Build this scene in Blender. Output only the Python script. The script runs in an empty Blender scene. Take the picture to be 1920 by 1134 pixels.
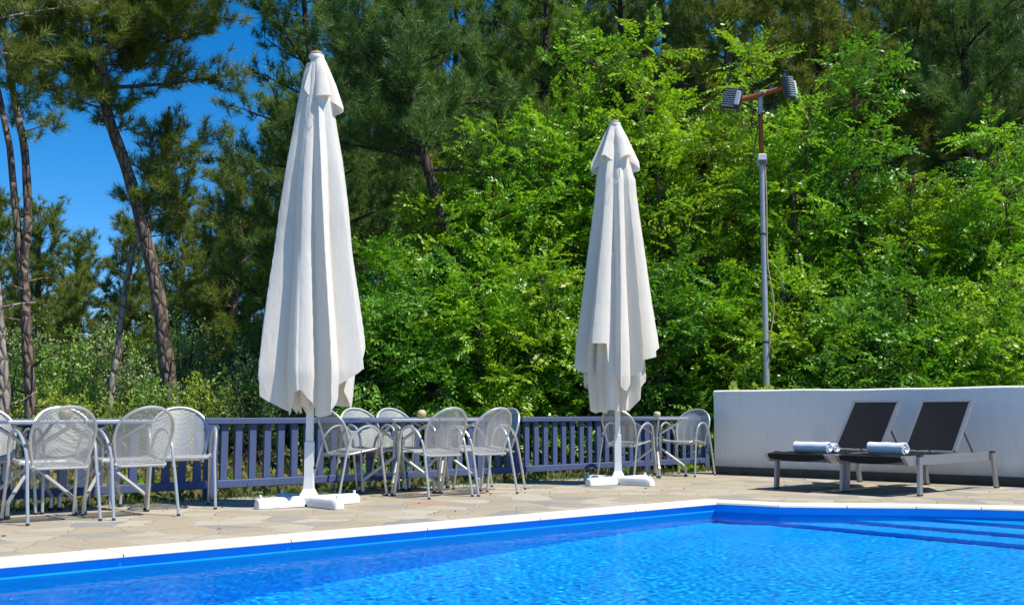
import bpy, math, random
import numpy as np
from mathutils import Vector, Matrix
PI = math.pi
SC = bpy.context.scene
COL = SC.collection
RNG = np.random.default_rng(11)
random.seed(5)

# ------------------------------------------------------------------ helpers
class MB:
    """collects simple shapes, build() links them as one mesh object"""
    def __init__(s): s.v = []; s.f = []; s.uv = None
    def add(s, vs, fs):
        n = len(s.v); s.v += [tuple(p) for p in vs]; s.f += [tuple(i + n for i in f) for f in fs]
    def box(s, lo, hi, M=None, bev=0.0):
        x0, y0, z0 = lo; x1, y1, z1 = hi
        if bev <= 0:
            vs = [(x0,y0,z0),(x1,y0,z0),(x1,y1,z0),(x0,y1,z0),(x0,y0,z1),(x1,y0,z1),(x1,y1,z1),(x0,y1,z1)]
            fs = [(0,3,2,1),(4,5,6,7),(0,1,5,4),(1,2,6,5),(2,3,7,6),(3,0,4,7)]
        else:
            b = min(bev, (x1-x0)*.45, (y1-y0)*.45, (z1-z0)*.45)
            vs = []; 
            def ring(z, i):
                return [(x0+b+ -b*(1-i),y0+b*i,z),(x1-b*i,y0+b*i,z),(x1-b*i,y1-b*i,z),(x0+b*i,y1-b*i,z)]
            vs = ring(z0,1)+ring(z0+b,0)+ring(z1-b,0)+ring(z1,1)
            vs[0] = (x0+b,y0+b,z0); vs[12] = (x0+b,y0+b,z1)
            fs = [(3,2,1,0),(12,13,14,15)]
            for r in range(3):
                for k in range(4):
                    a = r*4+k; c = r*4+(k+1)%4
                    fs.append((a,c,c+4,a+4))
        if M is not None: vs = [M @ Vector(p) for p in vs]
        s.add(vs, fs)
    def tube(s, pts, r, seg=8, cap=True, closed=False):
        pts = [Vector(p) for p in pts]; n = len(pts)
        rs = r if hasattr(r, '__len__') else [r]*n
        vs = []; fs = []; up = None
        for i, p in enumerate(pts):
            a = pts[(i-1) % n] if closed else pts[max(i-1,0)]
            b = pts[(i+1) % n] if closed else pts[min(i+1,n-1)]
            t = (b-a).normalized() if (b-a).length > 1e-9 else Vector((0,0,1))
            if up is None:
                up = Vector((0,0,1)) if abs(t.z) < .9 else Vector((1,0,0))
            u = (up - t*up.dot(t))
            if u.length < 1e-5: u = t.orthogonal()
            u.normalize(); up = u; w = t.cross(u)
            for k in range(seg):
                an = 2*PI*k/seg
                vs.append(p + (u*math.cos(an)+w*math.sin(an))*rs[i])
        m = n if closed else n-1
        for i in range(m):
            j = (i+1) % n
            for k in range(seg):
                k2 = (k+1) % seg
                fs.append((i*seg+k, i*seg+k2, j*seg+k2, j*seg+k))
        if cap and not closed:
            fs.append(tuple(range(seg-1,-1,-1))); fs.append(tuple((n-1)*seg+k for k in range(seg)))
        s.add(vs, fs)
    def lathe(s, prof, seg=20, c=(0,0,0), M=None):
        vs = []; fs = []; n = len(prof)
        for (r, z) in prof:
            for k in range(seg):
                a = 2*PI*k/seg; vs.append(Vector((r*math.cos(a), r*math.sin(a), z)))
        vs = [(M @ p if M is not None else p) + Vector(c) for p in vs]
        for i in range(n-1):
            for k in range(seg):
                k2 = (k+1)%seg; fs.append((i*seg+k,i*seg+k2,(i+1)*seg+k2,(i+1)*seg+k))
        fs.append(tuple(range(seg-1,-1,-1))); fs.append(tuple((n-1)*seg+k for k in range(seg)))
        s.add(vs, fs)
    def prism(s, poly, z0, z1, M=None):
        n = len(poly)
        vs = [Vector((x,y,z0)) for x,y in poly]+[Vector((x,y,z1)) for x,y in poly]
        fs = [tuple(range(n-1,-1,-1)), tuple(range(n,2*n))]+[(i,(i+1)%n,n+(i+1)%n,n+i) for i in range(n)]
        if M is not None: vs = [M @ p for p in vs]
        s.add(vs, fs)
    def build(s, name, m, parent=None, smooth=False, sharp=None):
        me = bpy.data.meshes.new(name); me.from_pydata([tuple(p) for p in s.v], [], s.f); me.update()
        return link(name, me, m, parent, smooth, sharp)

def link(name, me, m, parent=None, smooth=False, sharp=None):
    o = bpy.data.objects.new(name, me); COL.objects.link(o)
    for q in (m if isinstance(m, (list,tuple)) else [m]): me.materials.append(q)
    if smooth:
        me.polygons.foreach_set('use_smooth', [True]*len(me.polygons))
        me.set_sharp_from_angle(angle=math.radians(sharp if sharp else 40))
    if parent is not None: o.parent = parent
    return o

def np_mesh(name, v, faces, m, parent=None, smooth=False):
    """v Nx3, faces: list of int arrays (Fi x k)"""
    me = bpy.data.meshes.new(name)
    v = np.ascontiguousarray(v, dtype=np.float32)
    me.vertices.add(len(v)); me.vertices.foreach_set('co', v.ravel())
    idx = np.concatenate([f.ravel() for f in faces]).astype(np.int32)
    tot = np.concatenate([np.full(len(f), f.shape[1]) for f in faces]).astype(np.int32)
    st = np.concatenate([[0], np.cumsum(tot)[:-1]]).astype(np.int32)
    me.loops.add(len(idx)); me.loops.foreach_set('vertex_index', idx)
    me.polygons.add(len(tot)); me.polygons.foreach_set('loop_start', st); me.polygons.foreach_set('loop_total', tot)
    if smooth: me.polygons.foreach_set('use_smooth', np.ones(len(tot), dtype=bool))
    me.update(calc_edges=True)
    o = bpy.data.objects.new(name, me); COL.objects.link(o)
    me.materials.append(m)
    if parent is not None: o.parent = parent
    return o

def empty(name, loc=(0,0,0), rz=0.0):
    o = bpy.data.objects.new(name, None); COL.objects.link(o)
    o.location = loc; o.rotation_euler = (0,0,rz); o.empty_display_size = .1
    return o
def tag(o, label, cat, group=None):
    o['label'] = label; o['category'] = cat
    if group: o['group'] = group
    return o
def struct(o, kind='structure'):
    o['kind'] = kind; return o
def copy_tree(o, parent=None):
    c = o.copy(); COL.objects.link(c)
    if parent is not None:
        c.parent = parent; c.matrix_parent_inverse = o.matrix_parent_inverse.copy()
    for ch in list(o.children): copy_tree(ch, c)
    return c

# ------------------------------------------------------------------ node helpers
class NT:
    def __init__(s, name):
        s.m = bpy.data.materials.new(name); s.m.use_nodes = True
        s.t = s.m.node_tree; s.t.nodes.clear()
        s.out = s.t.nodes.new('ShaderNodeOutputMaterial')
    def n(s, typ, **kw):
        nd = s.t.nodes.new('ShaderNode'+typ)
        for k, v in kw.items():
            if k.startswith('i_'):
                key = k[2:].replace('_',' ')
                s.set(nd.inputs[key], v)
            else: setattr(nd, k, v)
        return nd
    def set(s, sock, v):
        if isinstance(v, bpy.types.NodeSocket): s.t.links.new(v, sock)
        elif isinstance(v, bpy.types.Node): s.t.links.new(v.outputs[0], sock)
        else:
            if isinstance(v, (tuple,list)) and len(v)==3 and sock.type=='RGBA': v = (*v,1)
            sock.default_value = v
    def mix(s, f, a, b, mode='MIX'):
        nd = s.t.nodes.new('ShaderNodeMix'); nd.data_type='RGBA'; nd.blend_type = mode; nd.clamp_factor=True
        s.set(nd.inputs[0], f); s.set(nd.inputs[6], a); s.set(nd.inputs[7], b); return nd.outputs[2]
    def math(s, op, a, b=None, c=None):
        nd = s.t.nodes.new('ShaderNodeMath'); nd.operation = op
        s.set(nd.inputs[0], a)
        if b is not None: s.set(nd.inputs[1], b)
        if c is not None: s.set(nd.inputs[2], c)
        return nd.outputs[0]
    def ramp(s, f, stops, interp='LINEAR'):
        nd = s.t.nodes.new('ShaderNodeValToRGB'); cr = nd.color_ramp; cr.interpolation = interp
        while len(cr.elements) > 1: cr.elements.remove(cr.elements[-1])
        for i, (p, c) in enumerate(stops):
            e = cr.elements[0] if i == 0 else cr.elements.new(p)
            e.position = p; e.color = (*c,1) if len(c)==3 else c
        s.set(nd.inputs[0], f); return nd.outputs[0]
    def noise(s, scale, detail=3, rough=.55, vec=None, dist=0.0):
        nd = s.n('TexNoise'); nd.inputs['Scale'].default_value = scale; nd.inputs['Detail'].default_value = detail
        nd.inputs['Roughness'].default_value = rough; nd.inputs['Distortion'].default_value = dist
        if vec is not None: s.set(nd.inputs['Vector'], vec)
        return nd.outputs['Fac']
    def obj(s): return s.n('TexCoord').outputs['Object']
    def scaled(s, vec, sc):
        nd = s.n('Mapping'); s.set(nd.inputs['Vector'], vec); nd.inputs['Scale'].default_value = sc; return nd.outputs[0]
    def bump(s, h, st=.3, dist=.01):
        nd = s.n('Bump'); nd.inputs['Strength'].default_value = st; nd.inputs['Distance'].default_value = dist
        s.set(nd.inputs['Height'], h); return nd.outputs[0]
    def pbsdf(s, col, rough=.5, metal=0.0, normal=None, spec=.5):
        nd = s.n('BsdfPrincipled'); s.set(nd.inputs['Base Color'], col); s.set(nd.inputs['Roughness'], rough)
        s.set(nd.inputs['Metallic'], metal); nd.inputs['Specular IOR Level'].default_value = spec
        if normal is not None: s.set(nd.inputs['Normal'], normal)
        return nd.outputs[0]
    def done(s, sh):
        s.t.links.new(sh, s.out.inputs['Surface']); return s.m

def simple(name, col, rough=.5, metal=0.0, var=.12, scale=6.0, bump=0.0, bscale=40., spec=.5):
    k = NT(name); v = k.obj()
    nz = k.noise(scale, 4, .6, v)
    c = k.mix(nz, tuple(x*(1-var) for x in col), tuple(min(1,x*(1+var)) for x in col))
    nrm = k.bump(k.noise(bscale, 3, .6, v), bump, .01) if bump else None
    r = k.math('MULTIPLY_ADD', k.noise(scale*3, 3, .5, v), .2, rough-.1)
    return k.done(k.pbsdf(c, r, metal, nrm, spec))
# ------------------------------------------------------------------ camera, light, world
H = .8
cam = bpy.data.cameras.new('camera'); co = bpy.data.objects.new('camera', cam); COL.objects.link(co)
cam.sensor_width = 36; cam.lens = 2100/1920*36; cam.clip_end = 3000; cam.clip_start = .05
co.location = (0,0,H); co.rotation_euler = (PI/2 + math.atan(206/2100), 0, 0)
SC.camera = co
SUN_EL, SUN_AZ = math.radians(62), math.radians(113)      # azimuth clockwise from +Y
sd = Vector((math.sin(SUN_AZ)*math.cos(SUN_EL), math.cos(SUN_AZ)*math.cos(SUN_EL), math.sin(SUN_EL)))
sl = bpy.data.lights.new('sun', 'SUN'); so = bpy.data.objects.new('sun', sl); COL.objects.link(so)
sl.energy = 4.8; sl.angle = math.radians(.53); sl.color = (1,.96,.89)
so.rotation_euler = sd.to_track_quat('Z','Y').to_euler(); so.location = (20,0,30)
w = bpy.data.worlds.new('World'); SC.world = w; w.use_nodes = True
wt = w.node_tree; wt.nodes.clear()
sky = wt.nodes.new('ShaderNodeTexSky'); sky.sky_type = 'NISHITA'; sky.sun_disc = False
sky.sun_elevation = SUN_EL; sky.sun_rotation = SUN_AZ
sky.altitude = 2500; sky.air_density = 1.0; sky.dust_density = 0.0; sky.ozone_density = 4.0
hs = wt.nodes.new('ShaderNodeHueSaturation'); hs.inputs['Saturation'].default_value = SKY_SAT if 'SKY_SAT' in globals() else 1.38
bg = wt.nodes.new('ShaderNodeBackground'); bg.inputs[1].default_value = .125
wo = wt.nodes.new('ShaderNodeOutputWorld')
wt.links.new(sky.outputs[0], hs.inputs['Color']); wt.links.new(hs.outputs[0], bg.inputs[0]); wt.links.new(bg.outputs[0], wo.inputs[0])
vs = SC.view_settings; vs.view_transform = 'Standard'; vs.look = 'None'; vs.exposure = 0.48; vs.gamma = 1.0
cy = SC.cycles
cy.use_denoising = DENOISE if 'DENOISE' in globals() else True; cy.denoiser = 'OPENIMAGEDENOISE'; cy.denoising_input_passes = 'RGB_ALBEDO_NORMAL'
cy.max_bounces = 10; cy.diffuse_bounces = 4; cy.glossy_bounces = 4; cy.transmission_bounces = 8; cy.transparent_max_bounces = 24
cy.sample_clamp_indirect = 6.0; cy.use_adaptive_sampling = False; cy.caustics_refractive = True; cy.caustics_reflective = False
cy.blur_glossy = .5

# ------------------------------------------------------------------ setting: pool, deck, ground
U = Vector((.739,.674,0)); V = Vector((-.674,.739,0))         # along / across the terrace
C = Vector((1.81,10.06,0))                                     # far corner of the pool
def uv(a, b, z=0): 
    p = C + U*a + V*b; return (p.x, p.y, z)
Bp = Vector((2.29,9.74,0)); 
def bay(ch, out, z=0):                                         # bay with steps beyond the end wall
    p = Bp - V*ch + U*out; return (p.x, p.y, z)
PW = 5.5                                                       # pool width
bay_pts = [(0,0),(.437,.36),(.858,.747),(1.29,1.03),(1.7,1.25),(2.2,1.4),(2.8,1.35),(3.3,1.1),(3.75,.7),(4.0,.3),(4.15,0)]
corner = uv(0,0)
pool = [corner] + [bay(c,o) for c,o in bay_pts]
n_bay = len(pool)
pe = Vector(pool[-1]); 
b_end = (pe-C).dot(V); 
a_end = (pe-C).dot(U)
pool += [uv(a_end, -PW), uv(-13, -PW), uv(-13, 0)]
pool = [Vector(p) for p in pool]
ZW = -.07
def offset_poly(poly, d):
    n = len(poly); out = []
    for i in range(n):
        a, b, c = poly[i-1], poly[i], poly[(i+1)%n]
        e1 = (b-a).normalized(); e2 = (c-b).normalized()
        n1 = Vector((e1.y,-e1.x,0)); n2 = Vector((e2.y,-e2.x,0))
        # polygon runs clockwise: outside is on the left
        m = -(n1+n2); m.normalize()
        k = d / max(.35, m.dot(-n1)); out.append(b + m*k)
    return out
cop_out = offset_poly(pool, .28)
cop_in = offset_poly(pool, -.025)

# --- pool basin: liner tiles
def m_tiles():
    k = NT('blue_pool_tile'); v = k.obj()
    nz = k.noise(2.2, 3, .6, v); nz2 = k.noise(40, 2, .5, v)
    c = k.mix(nz, (.002,.29,.84), (.010,.47,.93))
    c = k.mix(k.math('MULTIPLY', nz2, .25), c, (.02,.34,.82))
    g = k.n('TexBrick'); g.offset = 0; k.set(g.inputs['Vector'], v)
    return k.done(k.pbsdf(c, .35, 0, None, .3))
M_TILE = m_tiles()
def floor_z(u):
    t = min(max((-u-1.0)/5.0,0),1); return -.95 - .8*t
mb = MB()
n = len(pool)
us = [a_end] + [1.2,.6,.2,-1,-2,-3,-4,-5,-6,-8,-13]
for i in range(n):
    a, b = pool[i], pool[(i+1)%n]
    # walls (vertical), long sides cut so they follow the sloping floor
    L = (b-a).length; m = max(1, int(L/.8))
    pts = [a.lerp(b, t/m) for t in range(m+1)]
    vs = []; fs = []
    for p in pts:
        u_ = (p-C).dot(U); vs += [(p.x,p.y,-.009), (p.x,p.y,floor_z(u_)-.02)]
    for t in range(m): fs.append((2*t,2*t+1,2*t+3,2*t+2))
    mb.add(vs, fs)
basin = struct(mb.build('pool_wall', M_TILE))
mb = MB(); vs = []; fs = []
uu = list(np.arange(-13, a_end+2.0, .5)); 
for u_ in uu:
    for v_ in (0.0, -PW): vs.append(uv(u_, v_, floor_z(u_)))
for i in range(len(uu)-1): fs.append((2*i,2*i+1,2*i+3,2*i+2))
mb.add(vs, fs); struct(mb.build('pool_floor', M_TILE))
# steps filling the bay: each tread is the part of the bay beyond its front edge
def clip_bay(out0):
    pts = []
    for i in range(len(bay_pts)-1):
        (c0,o0),(c1,o1) = bay_pts[i], bay_pts[i+1]
        if o0 >= out0: pts.append((c0,o0))
        if (o0-out0)*(o1-out0) < 0:
            t = (out0-o0)/(o1-o0); pts.append((c0+(c1-c0)*t, out0))
    if bay_pts[-1][1] >= out0: pts.append(bay_pts[-1])
    return pts
mb = MB()
for out0, zt, zb in ((0.0,-.72,-1.0),(.40,-.50,-.72),(.82,-.28,-.50)):
    pts = clip_bay(out0)
    P = [bay(c_,o_) for c_,o_ in pts]; m = len(P)
    vs = [(x,y,zt) for x,y,_ in P]+[(x,y,zb) for x,y,_ in P]
    mb.add(vs, [tuple(range(m-1,-1,-1)), (m-1,0,m,2*m-1)])
struct(mb.build('pool_steps', M_TILE))

# --- water
def m_water():
    k = NT('pool_water')
    v = k.obj()
    rf = k.n('BsdfRefraction'); rf.inputs['IOR'].default_value = 1.333; rf.inputs['Roughness'].default_value = 0.0
    rf.inputs['Color'].default_value = (.88,.97,1,1)
    gs = k.n('BsdfGlossy'); gs.inputs['Roughness'].default_value = .02
    fr = k.n('Fresnel'); fr.inputs['IOR'].default_value = 1.333
    mx = k.n('MixShader'); k.set(mx.inputs[0], k.math('MULTIPLY', fr.outputs[0], .17))
    k.set(mx.inputs[1], rf.outputs[0]); k.set(mx.inputs[2], gs.outputs[0])
    return k.done(mx.outputs[0])
M_WATER = m_water()
def waves(x, y, lo, hi, n, amp, seed):
    r = np.random.default_rng(seed); z = np.zeros_like(x)
    for i in range(n):
        lam = math.exp(r.uniform(math.log(lo), math.log(hi))); a = r.uniform(0, 2*PI); p = r.uniform(0,2*PI)
        kx, ky = math.cos(a)*2*PI/lam, math.sin(a)*2*PI/lam
        z += amp*lam*np.sin(kx*x+ky*y+p + .8*np.sin(.37*kx*y-.41*ky*x+p*2))
    return z
st = .0125
gu = np.concatenate([np.arange(-13,-6,.25), np.arange(-6, a_end+1.6, st)]); gv = np.concatenate([np.arange(-PW,-4.3,.1), np.linspace(-4.3,0,round(4.3/st))])
A, B_ = np.meshgrid(gu, gv, indexing='ij')
X = C.x+U.x*A+V.x*B_; Y = C.y+U.y*A+V.y*B_
Z = ZW + waves(X, Y, .034, .10, 56, .00052, 3) + waves(X, Y, .3, 1.2, 10, .0003, 4)
nu, nv = A.shape
ii = np.arange(nu*nv).reshape(nu,nv)
fw = np.stack([ii[:-1,:-1],ii[1:,:-1],ii[1:,1:],ii[:-1,1:]],-1).reshape(-1,4)
water = struct(np_mesh('water', np.stack([X,Y,Z],-1).reshape(-1,3), [fw], M_WATER, smooth=True))

# --- coping, deck, ground
from mathutils.geometry import tessellate_polygon
def m_coping():
    k = NT('white_coping_stone'); v = k.obj()
    c = k.mix(k.noise(3,4,.6,v), (.66,.60,.49), (.78,.73,.62))
    c = k.mix(k.math('MULTIPLY', k.noise(25,4,.6,v), .35), c, (.62,.56,.46))
    return k.done(k.pbsdf(c, .75, 0, k.bump(k.noise(120,3,.6,v), .2, .004), .3))
M_COP = m_coping()
mb = MB(); n = len(pool); zt = .012; zc = -.008
for i in range(n):
    j = (i+1)%n
    a0, b0, a1, b1 = cop_in[i], cop_in[j], cop_out[i], cop_out[j]
    L = (b0-a0).length; m = max(1, round(L/1.1)); gap = .0035/L
    for t in range(m):
        s0, s1 = t/m+gap, (t+1)/m-gap
        q = [a0.lerp(b0,s0), a0.lerp(b0,s1), a1.lerp(b1,s1), a1.lerp(b1,s0)]
        # rounded nose on the pool side
        e = (q[3]-q[0]).normalized()*.015; f_ = (q[2]-q[1]).normalized()*.015
        vs = [(*q[0].xy,zc),(*q[1].xy,zc),(*q[1].xy,zt-.015),(*q[0].xy,zt-.015),
              (*(q[0]+e).xy,zt),(*(q[1]+f_).xy,zt),(*q[2].xy,zt),(*q[3].xy,zt),(*q[2].xy,zc),(*q[3].xy,zc)]
        mb.add(vs, [(0,1,2,3),(3,2,5,4),(4,5,6,7),(7,6,8,9),(9,8,1,0),(0,3,4,7,9),(1,8,6,5,2)])
struct(mb.build('pool_coping', M_COP))
bed_in = offset_poly(pool, -.021)
mb = MB()
for i in range(n):
    j = (i+1)%n; mb.add([(*bed_in[i].xy,.004),(*bed_in[j].xy,.004),(*cop_out[j].xy,.004),(*cop_out[i].xy,.004)], [(0,1,2,3)])
struct(mb.build('coping_mortar', simple('grey_mortar', (.22,.20,.17), .9, 0, .3, 20)))

def m_paving():
    k = NT('crazy_paving'); v = k.obj()
    nz = k.n('TexNoise'); nz.inputs['Scale'].default_value = 1.9; nz.inputs['Detail'].default_value = 4; k.set(nz.inputs['Vector'], v)
    wv = k.mix(.17, v, nz.outputs['Color'], 'LINEAR_LIGHT')
    v1 = k.n('TexVoronoi'); v1.inputs['Scale'].default_value = 3.1; k.set(v1.inputs['Vector'], wv); v1.voronoi_dimensions='2D'
    v2 = k.n('TexVoronoi'); v2.feature='DISTANCE_TO_EDGE'; v2.inputs['Scale'].default_value = 3.1; k.set(v2.inputs['Vector'], wv); v2.voronoi_dimensions='2D'
    sep = k.n('SeparateColor'); k.set(sep.inputs[0], v1.outputs['Color'])
    c = k.ramp(sep.outputs[0], [(0,(0.363,0.297,0.203)),(.2,(0.417,0.364,0.274)),(.38,(0.327,0.278,0.193)),(.55,(0.435,0.383,0.295)),(.68,(0.272,0.254,0.213)),(.78,(0.390,0.326,0.223)),(.90,(0.227,0.225,0.213)),(.945,(0.363,0.230,0.162)),(.965,(0.398,0.344,0.254))], 'CONSTANT')
    blot = k.noise(4.5, 6, .7, v); fine = k.noise(38, 4, .75, v)
    c = k.mix(k.ramp(blot,[(.42,(0,0,0)),(.75,(0.504,0.504,0.504))]), c, k.mix(k.noise(1.1,4,.6,v), (0.420,0.382,0.307),(0.302,0.269,0.210)))
    c = k.mix(k.ramp(fine,[(.45,(0,0,0)),(.75,(0.504,0.504,0.504))]), c, (0.227,0.193,0.134))
    c = k.mix(k.ramp(k.noise(11,5,.75,v),[(.55,(0,0,0)),(.8,(0.504,0.504,0.504))]), c, (0.454,0.403,0.319))
    edge = k.ramp(k.math('ADD',v2.outputs['Distance'],k.math('MULTIPLY',k.math('SUBTRACT',fine,.5),.05)), [(0,(1,1,1)),(.016,(1,1,1)),(.045,(0,0,0))])
    c = k.mix(k.math('MULTIPLY',edge,.75), c, k.mix(k.noise(2,3,.6,v),(.54,.49,.40),(.17,.145,.11)))
    h = k.math('ADD', k.math('MULTIPLY', edge, -.6), k.math('ADD', k.math('MULTIPLY', blot, .6), k.math('MULTIPLY', fine, .35)))
    return k.done(k.pbsdf(c, .85, 0, k.bump(h, .7, .02), .2))
M_PAVE = m_paving()
def ring_mesh(name, outer, inner, z, m):
    polys = [[Vector((p[0],p[1],0)) for p in outer], [Vector((p[0],p[1],0)) for p in inner]]
    tris = tessellate_polygon(polys)
    allp = [p for q in polys for p in q]
    me = bpy.data.meshes.new(name)
    fs = []
    for t in tris:
        a,b,c_ = [allp[i] for i in t]
        fs.append(tuple(t) if (b-a).cross(c_-a).z > 0 else tuple(reversed(t)))
    me.from_pydata([(p.x,p.y,z) for p in allp], [], fs); me.update()
    return link(name, me, m)
deck_out = [uv(-20,3.12), uv(3.75,3.62), uv(5.3,3.62), uv(8,-14), uv(-20,-14)]
struct(ring_mesh('deck', deck_out, cop_out, 0.0, M_PAVE))
def m_ground():
    k = NT('forest_floor'); v = k.obj()
    c = k.mix(k.noise(.5,4,.6,v), (.10,.09,.04), (.16,.13,.07))
    c = k.mix(k.noise(8,4,.7,v), c, (.06,.09,.025))
    return k.done(k.pbsdf(c, .95, 0, k.bump(k.noise(30,4,.7,v), .8, .05), .1))
M_GND = m_ground()
ang = [2*PI*i/48 for i in range(48)]
struct(ring_mesh('ground', [(1500*math.cos(a),1500*math.sin(a)) for a in ang], deck_out, -.06, M_GND))
sl.cycles.is_caustics_light = True
water.cycles.is_caustics_caster = True
for nme in ('pool_floor','pool_wall','pool_steps'): bpy.data.objects[nme].cycles.is_caustics_receiver = True
# ------------------------------------------------------------------ materials of the furniture
def m_steel():
    k = NT('silver_painted_steel'); v = k.obj()
    c = k.mix(k.noise(9,3,.6,v), (.50,.49,.46), (.66,.65,.61))
    c = k.mix(k.ramp(k.noise(30,4,.7,v), [(.6,(0,0,0)),(.75,(.5,.5,.5))]), c, (.34,.31,.26))
    return k.done(k.pbsdf(c, .34, .55, None, .5))
def m_mesh():
    k = NT('perforated_steel_mesh'); v = k.obj()
    s = k.n('SeparateXYZ'); k.set(s.inputs[0], v)
    p = 2*PI/.007
    cx = k.math('COSINE', k.math('MULTIPLY', s.outputs[0], p))
    cz = k.math('COSINE', k.math('MULTIPLY', k.math('ADD', s.outputs[1], s.outputs[2]), p))
    hole = k.math('GREATER_THAN', k.math('ADD', cx, cz), .22)
    b = k.pbsdf(k.mix(k.noise(12,3,.6,v), (.47,.465,.44), (.58,.57,.54)), .45, .3)
    t = k.n('BsdfTransparent'); mx = k.n('MixShader')
    k.set(mx.inputs[0], hole); k.set(mx.inputs[1], b); k.set(mx.inputs[2], t)
    return k.done(mx.outputs[0])
M_STEEL = m_steel(); M_MESH = m_mesh()
M_RUB = simple('black_rubber', (.03,.03,.03), .7)
M_TOP = simple('brushed_table_top', (.50,.51,.50), .38, .5, .08)
def m_canvas(name, a, b):
    k = NT(name); v = k.obj()
    c = k.mix(k.noise(2.5,5,.65,v), a, b)
    st = k.ramp(k.noise(1.1,4,.6,k.scaled(v,(3,3,.7))), [(.52,(0,0,0)),(.72,(.45,.45,.45))])
    c = k.mix(st, c, (.72,.64,.52))
    nr = k.bump(k.math('ADD', k.noise(14,3,.6,k.scaled(v,(1,1,.35))), k.math('MULTIPLY',k.noise(350,2,.5,v),.06)), .35, .02)
    d = k.pbsdf(c, .85, 0, nr, .15); t = k.n('BsdfTranslucent'); k.set(t.inputs[0], c)
    mx = k.n('MixShader'); mx.inputs[0].default_value = .24; k.set(mx.inputs[1], d); k.set(mx.inputs[2], t.outputs[0])
    return k.done(mx.outputs[0])
M_CANVAS = m_canvas('cream_canvas', (.85,.785,.675), (.90,.845,.745))
M_WPAINT = simple('white_powder_coat', (.78,.77,.74), .4, 0, .05, 5)
M_WCONC = simple('white_painted_base', (.76,.75,.72), .6, 0, .08, 7, .2, 60)
def m_fence():
    k = NT('blue_violet_wood_stain'); v = k.obj()
    g = k.noise(6,5,.65,k.scaled(v,(6,6,1)))
    c = k.mix(g, (.055,.080,.170), (.095,.125,.235))
    c = k.mix(k.ramp(k.noise(14,4,.7,v), [(.62,(0,0,0)),(.8,(.6,.6,.6))]), c, (.15,.17,.24))
    return k.done(k.pbsdf(c, .6, 0, k.bump(g,.3,.006), .3))
M_FENCE = m_fence()
M_ALU = simple('weathered_aluminium', (.37,.37,.38), .38, .65, .15, 12, .1, 90)
M_ALUD = simple('anthracite_aluminium', (.10,.115,.135), .45, .4, .15, 10)
def m_sling():
    k = NT('charcoal_sling_fabric'); v = k.obj()
    wv = k.noise(260,2,.5,v)
    c = k.mix(wv, (.006,.007,.009), (.014,.015,.018))
    c = k.mix(k.math('MULTIPLY',k.noise(5,4,.6,v),.4), c, (.018,.019,.022))
    return k.done(k.pbsdf(c, .7, 0, k.bump(wv,.15,.001), .12))
M_SLING = m_sling()
def m_towel():
    k = NT('white_terry_towel'); v = k.obj()
    c = k.mix(k.noise(9,3,.6,v), (.72,.74,.80), (.82,.83,.86))
    return k.done(k.pbsdf(c, .95, 0, k.bump(k.noise(130,3,.7,v),.7,.008), .1))
M_TOWEL = m_towel()
def m_plaster():
    k = NT('white_wall_plaster'); v = k.obj()
    c = k.mix(k.noise(1.2,5,.6,v), (.85,.805,.735), (.90,.865,.80))
    c = k.mix(k.ramp(k.noise(2.2,5,.7,k.scaled(v,(1,1,.5))), [(.55,(0,0,0)),(.8,(.45,.45,.45))]), c, (.58,.55,.52))
    c = k.mix(k.ramp(k.noise(16,5,.75,v), [(.63,(0,0,0)),(.72,(.5,.5,.5))]), c, (.50,.48,.46))
    sv = k.n('SeparateXYZ'); k.set(sv.inputs[0], v)
    foot = k.ramp(k.math('ADD', sv.outputs[2], k.math('MULTIPLY', k.noise(5,5,.7,v), .22)), [(.20,(.55,.55,.55)),(.36,(0,0,0))])
    c = k.mix(foot, c, (.42,.37,.31))
    rain = k.ramp(k.noise(3,5,.7,k.scaled(v,(7,7,.6))), [(.56,(0,0,0)),(.78,(.5,.5,.5))])
    c = k.mix(rain, c, (.52,.49,.45))
    return k.done(k.pbsdf(c, .85, 0, k.bump(k.noise(22,5,.65,v),.45,.012), .2))
M_PLAST = m_plaster()
M_PLINTH = simple('dark_stone_plinth', (.085,.070,.052), .85, 0, .5, 5, .5, 30)
M_GALV = simple('galvanised_steel', (.42,.44,.45), .5, .45, .2, 14)
M_RUST = simple('rusty_steel', (.30,.085,.03), .85, .1, .45, 16, .4, 60)
M_BLK = simple('black_cable', (.015,.015,.017), .6)
M_WBOX = simple('pale_plastic', (.62,.62,.60), .5, 0, .1, 20)
M_LAMPH = simple('grey_die_cast_aluminium', (.055,.06,.068), .45, .3, .2, 20)
M_BUFF = simple('buff_cable', (.50,.36,.19), .6)
M_GLASSD = simple('dark_lamp_glass', (.05,.06,.07), .1)

# ------------------------------------------------------------------ garden wall
wA = Vector((2.66,14.83,0)); wd = Vector((.75,-.6615,0)).normalized(); wn = Vector((wd.y,-wd.x,0))   # wn faces the pool
if wn.y > 0: wn = -wn
wroot = empty('low_wall', wA, math.atan2(wd.y, wd.x))
tag(wroot, 'low white plastered wall behind the two sun loungers', 'wall')
mb = MB(); LW = 9.0
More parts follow.
